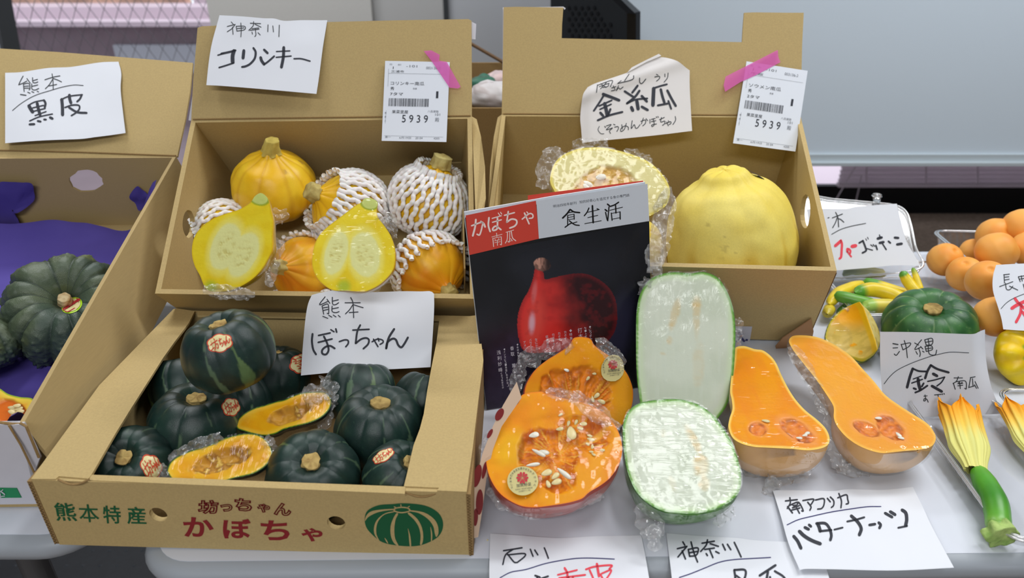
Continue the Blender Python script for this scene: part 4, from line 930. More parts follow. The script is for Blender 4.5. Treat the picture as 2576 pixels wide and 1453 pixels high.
o4 = SP(760, 370, .2753, '545,500 570,470 620,465 680,490 690,520 680,590 700,650 760,730 810,810 845,920 848,1040 830,1120 780,1190 700,1260 600,1310 530,1318 400,1310 280,1305 190,1250 130,1180 95,1090 95,990 115,890 160,800 230,730 320,660 400,600 450,560 500,525')
r, pl, z = half('teardrop_squash_half', o4, ((930, 500), (880, 733)), (-.10, -.70, .68), PLB, .75, f_tear((846, 636, 28, 56, .28), (918, 640, 38, 58, -.12), 0, (865, 720), (930, 511, 21, 15, .2)), yskin, 'skin', 'right filmed half of a yellow teardrop squash showing two pale seed chambers', 'squash', GY, zc=.90)
crumple(r, PX(905, 733, z - .01), PX(985, 690, z + .02), .009, 14); crumple(r, PX(958, 540, z), PX(985, 580, z + .02), .010, 15); crumple(r, PX(985, 545, z), PX(992, 600, z + .02), .006, 16)
# --- spaghetti squash half
def f_spag(x, y, d):
    c = mix(lin((228, 216, 142)), lin((234, 224, 156)), sm(-.4, .5, FB(x, y, .02, 2))); c = mix(c, lin((232, 214, 96)), sm(9, 3, d))
    e = ell(x, y, 1527, 472, 80, 58, .05) + .16 * FB(x, y, .05, 5); m_ = sm(1.05, .85, e); t = FB(x, y, .09, 9, 4); cav = mix(lin((226, 178, 80)), lin((206, 150, 50)), sm(-.3, .4, t)); cav = mix(cav, lin((246, 214, 128)), sm(.2, .5, t))
    return mix(c, cav, m_ * .9), -.004 * m_ + .004 * m_ * t
pskin = lambda x, y, q: mix(lin((236, 216, 106)), lin((226, 196, 80)), sm(-.3, .6, fbm(q, 30, 2, 3)))
o5 = SP(1340, 340, .2795, '160,420 165,340 200,250 270,180 400,125 520,110 640,112 760,135 900,175 1020,225 1120,300 1200,400 1235,490 1230,560 1200,630 1120,690 1040,730 900,760 700,740 500,690 350,630 240,560 190,490')
r, pl, z = half('spaghetti_squash_half', o5, ((1388, 420), (1683, 520)), (.10, -.62, .76), PLC, .85, f_spag, pskin, 'skinm', 'filmed half of a spaghetti squash, pale cut face up, behind the magazine', 'squash', zc=1.03)
seed(r, pl, 1511, 446, 28, -10, 'seedw', 1.1); seed(r, pl, 1479, 463, 26, 30, 'seedw'); seed(r, pl, 1474, 470, 20, 40, 'seedw')
crumple(r, PX(1400, 372, z + .04), PX(1372, 470, z + .0), .016, 21); crumple(r, PX(1440, 362, z + .05), PX(1530, 362, z + .05), .009, 22); crumple(r, PX(1570, 378, z + .05), PX(1640, 410, z + .05), .009, 23); crumple(r, PX(1680, 470, z), PX(1650, 680, z - .04), .012, 24)
r, b, Mx, _ = whole('spaghetti_squash', OVAL, 1572, 625, 1500, 610, 168, 0, 9, .02, 46, cyel, M['skinm'], 'second piece of spaghetti squash in film, almost hidden between magazine and whole squash', None, 1.1, 1.0, planes=PLC, sharp=1.0, lump=.03, nt=100, npf=60)
crumple(r, PX(1652, 560, .95), PX(1646, 690, .93), .012, 25)
# --- red squash halves
FL1, FL2 = lin((244, 160, 0)), lin((238, 142, 0))
def f_red_front(x, y, d):
    c = mix(FL1, FL2, sm(-.4, .5, FB(x, y, .02, 2))); c = mix(c, lin((244, 196, 20)), .55 * sm(70, 20, np.hypot(x - 1290, y - 1130))); c = mix(c, lin((240, 120, 30)), .6 * sm(4, 1, d))
    e = np.minimum.reduce([ell(x, y, 1345, 1130, 46, 58, .3), ell(x, y, 1470, 1090, 72, 46, .25), ell(x, y, 1395, 1190, 60, 48, .6), ell(x, y, 1410, 1130, 60, 60, 0)]) + .16 * FB(x, y, .035, 5)
    m_ = sm(1.05, .85, e); t = FB(x, y, .06, 9, 4); a = np.arctan2(y - 1140, x - 1400); fib = N2(a * 14, np.hypot(x - 1400, y - 1140) * .02, 1., 4)
    cav = mix(lin((236, 140, 14)), lin((196, 92, 8)), sm(-.4, .4, t + .4 * fib)); cav = mix(cav, lin((246, 186, 60)), .7 * sm(.2, .5, fib)); cav = mix(cav, lin((150, 92, 20)), .6 * sm(1., .7, ell(x, y, 1307, 1128, 14, 40, .15)))
    cav = mix(cav, lin((150, 84, 20)), .5 * sm(.25, .5, N2(x, y, .06, 12)) * sm(1, .7, ell(x, y, 1475, 1085, 60, 40, .2)))
    return mix(c, cav, m_), -.006 * sm(1.05, .6, e) + .0035 * m_ * t
redskin = lambda x, y, q: mix(lin((176, 58, 40)), lin((204, 84, 50)), sm(-.4, .6, fbm(q, 34, 2, 3)))
o6 = SP(1200, 960, .2615, '430,130 500,105 560,98 620,95 650,110 720,130 820,155 930,180 1040,205 1130,245 1220,300 1300,380 1360,480 1390,580 1395,680 1370,780 1320,870 1260,940 1180,1000 1080,1060 1020,1115 960,1140 860,1165 700,1190 560,1205 440,1195 330,1150 230,1080 160,990 110,880 88,760 95,640 130,530 190,430 260,350 340,260 400,200')
o7 = SP(1220, 790, .1708, '1290,375 1320,345 1400,332 1480,340 1540,355 1575,390 1600,440 1680,510 1800,590 1900,670 2000,760 2090,870 2150,1000 2180,1130 2175,1280 2140,1420 2080,1560 1950,1680 1750,1750 1500,1780 1200,1780 900,1700 700,1560 600,1400 580,1220 600,1060 680,900 780,780 920,670 1050,590 1160,520 1240,460')
def f_red_back(x, y, d):
    c = mix(FL1 * .97, FL2 * .97, sm(-.4, .5, FB(x, y, .02, 3))); c = mix(c, lin((222, 156, 10)), .6 * sm(1535, 1560, x)); c = mix(c, lin((228, 100, 30)), .6 * sm(4, 1, d))
    e = np.minimum(ell(x, y, 1450, 985, 92, 64, 0), ell(x, y, 1500, 990, 40, 55, 0)) + .2 * FB(x, y, .04, 5); m_ = sm(1.05, .85, e); a = np.arctan2(y - 1060, x - 1450); fib = N2(a * 20, np.hypot(x - 1450, y - 1060) * .012, 1., 4); t = FB(x, y, .06, 9, 4)
    cav = mix(lin((238, 140, 20)), lin((184, 92, 14)), sm(-.3, .35, t * .6 + .7 * fib)); cav = mix(cav, lin((246, 176, 50)), .7 * sm(.3, .6, fib)); return mix(c, cav, m_), -.004 * m_ + .004 * m_ * (t + fib)
GR = 'filmed red-skinned squash halves'
r, pl, z7 = half('red_squash_half', o7, ((1460, 850), (1440, 1090)), (.30, -.66, .66), PLT, .72, f_red_back, redskin, 'skin', 'filmed red-skinned squash half leaning on the magazine, behind the other one', 'squash', GR, filmm='film2')
for a in ((1424, 931, 15, 20), (1494, 940, 12, 0), (1500, 995, 20, -40), (1512, 1010, 22, 20), (1478, 952, 14, -50), (1490, 1004, 16, 80)): seed(r, pl, *a[:4], k='seed' if a[0] != 1424 else 'seedw')
crumple(r, PX(1440, 862, z7), PX(1315, 905, z7 + .03), .012, 31); crumple(r, PX(1500, 850, z7), PX(1570, 920, z7 + .01), .008, 32); crumple(r, PX(1318, 890, z7 + .03), PX(1290, 1000, z7 + .03), .009, 33)
def kaga(parent, pl, bvh, pts, off, seam=0):
    fn = (lambda x, y: pl.at(x, y, off)) if bvh is None else castfn(bvh, off)
    o_ = np.array(pts, float); c = o_.mean(0); V = np.concatenate([fn(*(c + (o_ - c) * k / 5).T) for k in (5, 4, 3, 2, 1, .02)])
    s = add('sticker', (V, grid(6, len(o_), 0, True)), M['gold'], parent, smooth=True); s['label'] = 'round gold sticker with a red five-petalled blossom'
    return s
def circ_px(cx, cy, rx, ry, rot=0): return sticker_outline(cx, cy, rx, ry, rot)
def kaga_print(s, pl, off, cx, cy, k, rot=0):
    fn = lambda x, y: pl.at(x, y, off)
    cs, sn = math.cos(rot), math.sin(rot); tr = lambda u, v: (cx + (u * cs - v * sn) * k, cy + (u * sn + v * cs) * k)
    parts = []
    for i in range(5):
        a = -math.pi / 2 + i * 2 * math.pi / 5
        for sg in (-1, 1):
            pts = [(0.9, 0)] + [(4 + 0, .6 * sg)] + [(11.5, .7 * sg), (14.2, 2.2 * sg), (14.0, 5.2 * sg), (11.2, 6.9 * sg), (8, 5.6 * sg)]
            q = [tr(math.cos(a) * u - math.sin(a) * v, math.sin(a) * u + math.cos(a) * v - 7) for u, v in pts]; q = np.array(q); parts.append((fn(q[:, 0], q[:, 1]), [list(range(len(q)))]))
    add('blossom', join(parts), M['stred2'], s)
    tx = []
    a0, a1 = tr(-14, 16.5), tr(22, 12.5); tx.append(glyphs('加賀野菜', a0, a1, 8.6 * k, fn))
    tx.append(glyphs('KAGA VEGETABLES', tr(-17, 23.5), tr(25, 18.5), 3.0 * k, fn)); tx.append(glyphs('金沢市農産物ブランド協会', tr(-9, 28.5), tr(20, 24.5), 3.2 * k, fn))
    def arc(txt, a0, a1, rr):
        n = len(txt)
        for i, ch in enumerate(txt):
            a = math.radians(a0 + (a1 - a0) * i / (n - 1)); u, v = math.cos(a) * rr, math.sin(a) * rr; h = 6.0; tu, tv = -math.sin(a), math.cos(a)
            p0 = tr(u - tu * 2.5, v - tv * 2.5); p1 = tr(u + tu * 2.5, v + tv * 2.5); up_ = np.array(tr(u + math.cos(a) * h, v + math.sin(a) * h)) - np.array(tr(u, v)); tx.append(glyphs(ch, p0, p1, 0, fn, up_))
    arc('打木赤皮甘栗かぼちゃ', -155, -48, 27)
    arc('かがやく', -33, 20, 29)
    for i, ch in enumerate('美味しさ'): p = tr(-31 + i * .4 + (i > 1) * 2, -3 + i * 7.6); tx.append(glyphs(ch, p, (p[0] + 4.6 * k, p[1] - .6), 5.2 * k, fn))
    add('lettering', join(tx), M['ink2'], s)
s = kaga(r, pl, None, SP(1220, 790, .1708, '1690,830 1700,760 1740,680 1800,620 1880,602 1950,620 2000,680 2028,760 2030,840 2010,900 1960,960 1900,992 1840,995 1780,985 1730,950 1700,900'), .004)
kaga_print(s, pl, .0048, 1538, 924, .82, .02)
r, pl, z6 = half('red_squash_half', o6, ((1345, 985), (1375, 1275)), (.0, -.30, .95), PLT, 1.05, f_red_front, redskin, 'skin', 'filmed red-skinned squash half in front, seeds in its open cavity', 'squash', GR, na=170, nb=150, pw=.65)
for a in ((1343, 1095, 27, -15, 1.1), (1437, 1090, 40, 80, 1.15), (1369, 1138, 27, 15, .9), (1430, 1066, 17, -75, .9), (1449, 1063, 17, -65, .9), (1459, 1078, 18, 20, .9), (1486, 1106, 20, 15, .9), (1490, 1124, 14, 90, 1.), (1493, 1144, 12, 30, 1.), (1410, 1044, 14, -35, .9), (1467, 1067, 20, 0, 1.1), (1375, 1190, 30, -20, 1.1), (1400, 1213, 28, -20, 1.1), (1397, 1198, 26, -40, 1.), (1408, 1080, 20, -10, 1.), (1515, 1133, 14, 0, 1.), (1483, 1097, 14, 20, 1.), (1478, 1118, 12, 40, 1), (1487, 1137, 12, 10, 1), (1379, 1218, 22, 70, 1)): seed(r, pl, a[0], a[1], a[2], a[3], 'seedw' if a[2] == 27 else 'seed', a[4])
for a in ((1355, 1141, 40, 28), (1341, 1171, 36, -8), (1419, 1193, 46, 38)):
    seed(r, pl, a[0], a[1], a[2], a[3], 'seedw', .52, .0022)
s = kaga(r, pl, None, circ_px(1315, 1214, 39, 36.5), .0042); kaga_print(s, pl, .0049, 1314, 1214, 1.02, 0)
crumple(r, PX(1440, 992, z6 + .02), PX(1560, 1080, z6 + .02), .009, 34); crumple(r, PX(1370, 985, z6 + .02), PX(1460, 1000, z6 + .03), .007, 35); crumple(r, PX(1225, 1230, z6 - .02), PX(1330, 1300, z6 - .04), .008, 36); crumple(r, PX(1330, 1300, z6 - .04), PX(1520, 1245, z6 - .02), .006, 37); crumple(r, PX(1232, 1080, z6 + .02), PX(1215, 1200, z6 + .0), .007, 38)
# --- winter melon halves
def f_mel(e, sp):
    def f(x, y, d):
        c = mix(lin((202, 211, 188)), lin((214, 221, 201)), sm(-.4, .5, FB(x, y, .012, 2))); c = mix(c, lin((206, 224, 184)), .85 * sm(26, 8, d)); c = mix(c, lin((120, 172, 70)), sm(9, 4, d)); c = mix(c, lin((74, 132, 40)), sm(4.5, 1.5, d))
        c = mix(c, lin((214, 222, 204)), .35 * sm(.1, .6, N2(x, y * .12, .11, 7)))
        for (q, amt) in e:
            k = sm(1.05, .5, ell(x, y, *q) + .25 * FB(x, y, .05, 4)) * (.55 + .45 * sm(-.2, .3, N2(x * .3, y, .12, 3))); c = mix(c, lin((216, 190, 132)), amt * k)
        return c, -.0006 * np.abs(N2(x, y * .1, .12, 7))
    return f
gskin = lambda x, y, q: mix(mix(lin((84, 138, 50)), lin((52, 98, 40)), sm(-.3, .5, fbm(q, 70, 2, 3))), lin((190, 210, 180)), .45 * sm(.0, .6, fbm(q, 220, 5, 2)))
o8 = np.array([(1600, 830), (1602, 780), (1610, 740), (1630, 707), (1660, 690), (1700, 684), (1731, 688), (1770, 684), (1805, 698), (1828, 730), (1843, 770), (1850, 820), (1849, 880), (1845, 940), (1838, 990), (1825, 1025), (1806, 1052), (1782, 1090), (1722, 1125), (1655, 1100), (1618, 1040), (1606, 980), (1601, 920)], float)
GM = 'filmed winter melon halves'
r, pl, z8 = half('winter_melon_half', o8, ((1728, 684), (1715, 1125)), (.0, -.66, .75), PLT, .56, f_mel([((1697, 790, 13, 48, .25), .95), ((1685, 855, 9, 14, 0), .7), ((1669, 888, 9, 5, 0), .8), ((1752, 765, 15, 26, 0), .85), ((1752, 800, 10, 60, 0), .5), ((1757, 920, 18, 70, .05), .3)], 0), gskin, 'skinm', 'filmed winter melon half standing behind the other, long white cut face', 'melon', GM, filmm='film2', na=130, nb=90)
crumple(r, PX(1632, 700, z8 + .03), PX(1612, 745, z8 + .03), .008, 41); crumple(r, PX(1852, 800, z8 + .03), PX(1858, 870, z8 + .02), .008, 42)
o9 = np.array([(1567, 1095), (1568, 1065), (1580, 1035), (1605, 1015), (1645, 1006), (1700, 1003), (1745, 1012), (1785, 1035), (1815, 1070), (1840, 1110), (1858, 1160), (1865, 1200), (1860, 1235), (1835, 1262), (1800, 1280), (1760, 1290), (1720, 1291), (1670, 1285), (1630, 1265), (1600, 1235), (1580, 1190), (1570, 1140)], float)
r, pl, z9 = half('winter_melon_half', o9, ((1660, 1004), (1755, 1291)), (.0, -.26, .96), PLT, .98, f_mel([((1745, 1105, 14, 50, -.45), .8), ((1763, 1170, 22, 40, -.1), .9), ((1770, 1215, 17, 22, 0), .8), ((1668, 1088, 8, 14, 0), .3), ((1692, 1215, 12, 24, -.3), .35)], 0), gskin, 'skinm', 'filmed winter melon half in front, rounder, green skin showing below', 'melon', GM, na=120, nb=90, pw=.65)
crumple(r, PX(1605, 1270, z9 - .03), PX(1660, 1350, z9 - .05), .012, 43); crumple(r, PX(1640, 1318, z9 - .05), PX(1650, 1385, z9 - .06), .008, 44); crumple(r, PX(1800, 1322, z9 - .04), PX(1845, 1270, z9 - .02), .008, 45)
# --- butternut halves
def f_but(e1_, e2_, haze=0):
    def f(x, y, d):
        c = mix(lin((244, 156, 0)), lin((240, 142, 0)), sm(-.4, .5, FB(x, y, .015, 2))); c = mix(c, lin((242, 138, 24)), .35 * sm(.1, .6, N2(x * .7 - y * .35, (x * .35 + y) * .1, .12, 6))); c = mix(c, lin((250, 206, 96)), sm(8, 2.5, d))
        if haze: c = mix(c, lin((244, 172, 56)), haze * (.7 + .3 * FB(x, y, .02, 4)))  # pale film reflection haze painted into the flesh colour
        i = np.minimum(ell(x, y, *e1_), ell(x, y, *e2_)); c = mix(c, lin((244, 158, 88)), .55 * sm(1.5, 1.05, i)); i = i + .14 * FB(x, y, .05, 5); m_ = sm(1.05, .9, i); t = FB(x, y, .10, 9, 4)
        cav = mix(lin((236, 140, 52)), lin((226, 118, 40)), sm(-.3, .4, t)); cav = mix(cav, lin((150, 82, 46)), .75 * sm(.5, .95, i) * sm(-.2, .35, N2(x, y, .07, 3))); cav = mix(cav, lin((178, 96, 40)), .6 * sm(.15, .5, t)); return mix(c, cav, m_), -.002 * m_ + .0018 * m_ * t
    return f
def bskin(cx, cy, rx, ry):
    def f(x, y, q):
        c = mix(lin((224, 172, 108)), lin((212, 158, 92)), sm(-.3, .6, fbm(q, 22, 2, 3))); e = ell(x, y, cx, cy, rx, ry) ; e = e + .15 * FB(x, y, .06, 4)
        return mix(mix(c, lin((140, 108, 76)), .8 * sm(1.05, .85, e)), lin((176, 140, 100)), .6 * sm(.5, .3, e))
    return f
GB = 'filmed butternut squash halves'
o10 = SP(1820, 820, .2821, '100,230 110,190 150,178 200,180 280,205 350,215 420,265 470,330 510,420 570,540 640,650 730,750 830,830 910,910 945,990 935,1050 880,1085 760,1105 640,1095 520,1085 400,1082 280,1075 160,1045 80,990 45,900 55,820 80,740 75,660 60,580 70,450 90,330')
r, pl, z10 = half('butternut_half', o10, ((1875, 872), (1968, 1130)), (.0, -.06, 1.), PLT, 1.08, f_but((1907, 1078, 22, 16, .2), (2005, 1082, 48, 22, .55)), bskin(1966, 1135, 36, 28), 'skinm', 'left filmed butternut half, between the winter melon and the other butternut', 'squash', GB, pw=.7, na=170, nb=120)
for a in ((1926, 1060, 20, 10), (2030, 1091, 17, -25), (2024, 1096, 15, -15), (2010, 1103, 16, 5)): seed(r, pl, *a, k='seedw' if a[0] > 2000 else 'seed')
crumple(r, PX(1960, 1150, z10 - .04), PX(2085, 1125, z10 - .03), .014, 51, .6); crumple(r, PX(1930, 1215, z10 - .05), PX(2040, 1160, z10 - .04), .013, 52, .6); crumple(r, PX(1950, 1200, z10 - .05), PX(1935, 1255, z10 - .055), .010, 53); crumple(r, PX(1850, 1130, z10 - .01), PX(1905, 1200, z10 - .04), .008, 54)
o11 = SP(1820, 820, .2821, '585,140 600,100 650,82 760,85 860,105 960,150 1060,210 1150,280 1240,380 1340,490 1440,610 1560,700 1700,790 1820,870 1880,950 1892,1010 1860,1065 1780,1095 1640,1110 1540,1115 1430,1130 1320,1110 1200,1060 1100,990 1020,900 985,820 985,740 970,690 900,580 830,480 760,390 680,290 620,210')
r, pl, z11 = half('butternut_half', o11, ((2005, 845), (2240, 1135)), (.0, -.08, 1.), PLT, 1.08, f_but((2180, 1078, 36, 16, .4), (2240, 1075, 42, 24, .7), .8), bskin(2278, 1142, 32, 18), 'skinm', 'right filmed butternut half, film reflections on its neck, beside the blossom tray', 'squash', GB, pw=.7, na=170, nb=120, filmm='film2')
for a in ((2209, 1053, 18, 0), (2260, 1095, 20, 45), (2266, 1103, 16, 10)): seed(r, pl, *a, k='seedw')
crumple(r, PX(2090, 1090, z11 - .02), PX(2120, 1190, z11 - .05), .010, 55); crumple(r, PX(2110, 1180, z11 - .05), PX(2190, 1185, z11 - .045), .007, 56); crumple(r, PX(1990, 870, z11 + .03), PX(2060, 990, z11 + .02), .010, 57); crumple(r, PX(2060, 990, z11 + .01), PX(2100, 1080, z11 - .01), .008, 58)
# --- wedge of yellow-green squash
def f_wed(x, y, d):
    rx_ = np.interp(y, [768, 790, 830, 870, 915], [2143, 2158, 2172, 2186, 2196]); s = x - rx_
    left = mix(lin((244, 168, 12)), lin((228, 196, 96)), sm(806, 850, y + .3 * (2150 - x)) * sm(.0, .1, .6 + FB(x, y, .05, 3))); left = mix(left, lin((200, 170, 70)), .5 * sm(.1, .4, N2(x * .5 + y * .5, y, .16, 4)) * sm(820, 850, y))
    right = mix(lin((226, 206, 128)), lin((206, 178, 92)), sm(-.2, .4, FB(x, y, .08, 6))); c = mix(left, right, sm(-3, 3, s)); c = mix(c, lin((240, 190, 20)), .8 * sm(11, 7, np.abs(s)) * (s < 0)); c = mix(c, lin((214, 190, 20)), sm(9, 3, d)); c = mix(c, lin((60, 96, 30)), sm(3, 1, d)); return c, .022 * np.exp(-np.abs(s) / 26) - .004 * sm(40, 10, np.hypot(x - 2125, y - 850))
wskin = lambda x, y, q: mix(lin((208, 186, 20)), lin((150, 156, 30)), sm(-.2, .6, fbm(q, 40, 2, 3)))
o12 = np.array([(2076, 855), (2080, 825), (2095, 798), (2120, 776), (2145, 769), (2170, 776), (2192, 797), (2210, 830), (2213, 862), (2200, 892), (2180, 908), (2166, 912), (2145, 905), (2120, 892), (2095, 880)], float)
r, pl, z = half('squash_wedge', o12, ((2145, 769), (2150, 912)), (.0, -.55, .83), PLT, .7, f_wed, wskin, 'skin', 'filmed wedge of yellow squash with pale seed fibres, behind the right butternut', 'squash', na=80, nb=80)
crumple(r, PX(2120, 775, z + .01), PX(2200, 790, z + .02), .006, 61); crumple(r, PX(2165, 905, z - .01), PX(2210, 870, z), .008, 62)
# --- cut kabocha in the left carton
def f_lk(x, y, d):
    c = mix(lin((246, 168, 50)), lin((240, 150, 30)), sm(-.4, .5, FB(x, y, .02, 2))); c = mix(c, lin((240, 206, 70)), sm(26, 8, d)); c = mix(c, lin((150, 178, 40)), sm(5, 2, d)); m_ = sm(1.05, .85, ell(x, y, 28, 1040, 50, 34, .4) + .15 * FB(x, y, .05, 5)); return mix(c, lin((228, 112, 24)), m_), -.003 * m_
o13 = np.array([(-120, 960), (-60, 962), (-10, 972), (20, 990), (50, 998), (82, 1003), (80, 1030), (66, 1060), (30, 1095), (-40, 1112), (-110, 1090), (-140, 1020)], float)
r, pl, z = half('kabocha_half', o13, ((-140, 1030), (82, 1020)), (.05, -.45, .89), PLL, .5, f_lk, dark, 'skind', 'cut kabocha with orange flesh and seeds in the front corner of the left carton', 'squash', zc=.80, na=90, nb=70)
for i, (x, y, a_) in enumerate(((30, 1026, 10), (36, 1033, 5), (44, 1040, 0), (50, 1030, -10), (40, 1047, 10), (55, 1038, 0), (47, 1024, 0), (34, 1040, 20))): seed(r, pl, x, y, 20, a_, off=.001 + .0005 * i)
# ------------------------------------------------------------------ handwritten papers
def coons(top, right, bot, left, nu, nv):
    """px grid from four edges (top & bottom left->right, left & right top->bottom)"""
    def rs(p, n):
        q = cr(np.array(p, float), 8) if len(p) > 2 else np.array(p, float); s = np.r_[0, np.cumsum(np.linalg.norm(np.diff(q, axis=0), axis=1))]; t = np.linspace(0, s[-1], n)
        return np.stack([np.interp(t, s, q[:, 0]), np.interp(t, s, q[:, 1])], 1)
    T_, Bq, L, Rr = rs(top, nu), rs(bot, nu), rs(left, nv), rs(right, nv); u = np.linspace(0, 1, nu)[None, :, None]; v = np.linspace(0, 1, nv)[:, None, None]
    return (1 - v) * T_[None] + v * Bq[None] + (1 - u) * L[:, None] + u * Rr[:, None] - ((1 - u) * (1 - v) * T_[0] + u * (1 - v) * T_[-1] + (1 - u) * v * Bq[0] + u * v * Bq[-1])
def sheet(label, plane, top, right, bot, left, inks, m='paper', disp=None, nu=44, nv=30, name='handwritten_sign', group=None):
    pl = Plane(plane.p, plane.n); pl.disp = disp; G = coons(top, right, bot, left, nu, nv); P = pl.at(G[..., 0], G[..., 1])
    V = np.concatenate([P.reshape(-1, 3), (P - pl.n * .00018).reshape(-1, 3)]); g1 = grid(nv, nu); g2 = grid(nv, nu, nu * nv)[:, ::-1]
    o = add(name, (V, np.concatenate([g1, g2])), M[m], smooth=True, label=label, category='paper sign')
    if group: o['group'] = group
    for st, ink in inks:
        add('lettering', ribbons(st, lambda x, y: pl.at(x, y, .00045), 6), M[ink], o)
    return o, pl
def offp(pl, d): return Plane(pl.p + pl.n * d, pl.n)
def tiltp(pl, p_top, p_bot, dt, db):
    """plane through a top pixel point dt in front of pl and a bottom one db in front of it"""
    a = pl.at(*np.array(p_top[0], float), dt); a2 = pl.at(*np.array(p_top[1], float), dt); b_ = pl.at(*np.array(p_bot, float), db); return plane3(a, a2, b_)
# -- 1: left carton
K = .15827
s1a = strokes("370,325 335,390 300,465;300,465 365,440 430,405;430,365 485,440;375,455 380,500 390,575;375,455 440,440 475,460 480,530 465,548;385,490 465,485;390,520 470,520;520,350 525,420 560,435 605,420;600,378 525,400;508,450 512,530 560,550 620,525;605,468 515,490;w16 330,620 420,635;445,585 485,602;510,575 545,590;595,568 620,582;715,385 840,345 955,322;830,290 845,400 850,545;845,365 790,460 725,530;850,365 910,385 980,418;780,485 905,460;w11 205,875 350,760 560,640 800,560 1000,500 1180,468 1325,475", 0, 140, K, 14)
s1b = strokes("w56 470,808 500,860 530,905;w22 455,800 560,745 700,715;w36 706,715 732,765 722,830;w48 600,765 620,850 650,955;w22 530,840 700,800;w22 545,895 730,850;w20 570,965 745,900;w22 485,1050 640,985 845,938;w36 485,1105 560,1103;w34 615,1052 660,1062;w32 715,1028 745,1030;w42 810,995 845,1012;w50 988,700 1000,830 1003,950;w24 970,708 1100,650 1310,620;w48 1108,630 1112,690 1132,755;w30 1300,628 1270,690 1228,732;w26 1040,830 1150,790 1255,792 1262,850 1210,910 1140,958;w36 1105,830 1230,900 1375,908", 0, 140, K, 40)
pA = tiltp(plL, ((13, 185), (298, 157)), (160, 350), .003, .012)
sheet('handwritten white sign reading 黒皮, taped to the left carton', pA, [(13, 183), (55, 181), (120, 171), (180, 168), (250, 157), (298, 155)], [(298, 155), (305, 185), (303, 225), (309, 290), (314, 332)], [(13, 360), (80, 357), (195, 350), (240, 343), (314, 332)], [(13, 183), (13, 270), (13, 360)], [(s1a, 'ink2'), (s1b, 'ink')], disp=lambda x, y: .0025 * np.sin((x - 13) / 60.) * sm(180, 340, y))
# -- 2
s2a = strokes("520,165 555,205;455,235 585,205;585,205 530,270 455,318;540,245 548,360;600,235 610,310;600,235 735,238 730,290 610,310;605,272 725,262;675,185 680,290 672,400;825,190 990,195;880,165 870,230 800,300;900,205 995,250;850,275 960,262;820,300 965,280;905,280 912,370 893,395;850,325 858,358;945,335 980,370;1105,210 1100,320;1180,225 1190,322;1282,210 1275,395", 500, 30, K, 12)
s2b = strokes("w34 360,665 480,640 585,612;w22 305,688 400,662;w60 560,620 540,700 540,800;w26 560,810 440,850 325,885;w48 718,615 705,735;w34 870,575 905,640 890,740 820,825 745,865 690,875;w38 1040,602 1095,655;w46 985,725 1000,775 1040,832;w30 1040,835 1110,785 1200,705;w20 1235,630 1450,620;w22 1232,722 1470,702;w46 1352,565 1345,720 1315,880;w24 1515,745 1630,745 1770,783", 500, 30, K, 40)
pB = tiltp(plB, ((552, 60), (823, 70)), (660, 225), .004, .022)
sheet('handwritten white sign reading コリンキー, taped over the top edge of the middle carton', pB, [(552, 38), (600, 42), (660, 47), (690, 47), (715, 52), (760, 49), (823, 50)], [(823, 50), (812, 120), (803, 190), (796, 236)], [(519, 214), (560, 216), (660, 224), (796, 236)], [(552, 38), (535, 100), (526, 150), (519, 214)], [(s2a, 'ink2'), (s2b, 'ink')], disp=lambda x, y: .002 * np.sin((x - 560) / 45.) * sm(120, 40, y))
# -- 3
K3 = .1583
s3a = strokes("435,172 345,295 490,240;465,210 510,275;385,315 410,445;385,315 480,290 490,430 465,430;405,345 475,335;408,385 478,370;550,180 555,285 600,295 650,265;555,240 645,220;545,320 545,400 600,420 655,405;548,360 645,342;395,478 475,510;490,462 540,492;560,458 605,488;640,462 672,490;750,265 990,262;840,182 875,270 885,500;870,300 820,375 755,440;885,295 950,315 1035,340;815,418 955,408", 750, 720, K3, 15)
s3b = strokes("w32 230,755 220,870 240,1000 285,1080;w28 325,780 510,740;w28 320,890 540,835;w32 410,795 460,900 485,1000 465,1060 430,1083 385,1065 385,1010 440,960 510,945 582,985;w24 520,688 572,722;w28 600,675 613,728;w26 655,878 740,850 793,860 795,910 757,960;w26 870,695 1130,682;w30 988,615 940,720 915,905;w30 915,905 1000,840 1080,820 1125,850 1110,920 1038,990;w24 1175,880 1260,838 1338,852 1350,890 1302,922;w22 1270,825 1285,870;w24 1198,838 1270,958;w36 1526,678 1440,820 1400,985;w34 1400,985 1420,890 1500,832 1555,850 1590,930 1640,968 1690,910 1745,812", 750, 720, K3, 30)
c3 = B_.P(.62, 0, 1); n3 = nrm((.02, -.72, .69)); p3 = Plane(c3 + np.array([0, -.012, 0]) + n3 * .002, n3)
sheet('handwritten white sign reading ぼっちゃん, leaning between the printed carton and the squash carton', p3, [(785, 742), (810, 736), (845, 731), (900, 732), (930, 734), (1010, 731), (1060, 732), (1083, 732), (1092, 739)], [(1092, 739), (1092, 780), (1088, 850), (1083, 923)], [(757, 944), (830, 937), (870, 934), (1083, 923)], [(785, 742), (775, 765), (768, 805), (761, 880), (757, 944)], [(s3a, 'ink'), (s3b, 'ink')], disp=lambda x, y: .0022 * np.sin((x - 760) / 52.) * sm(840, 740, y))
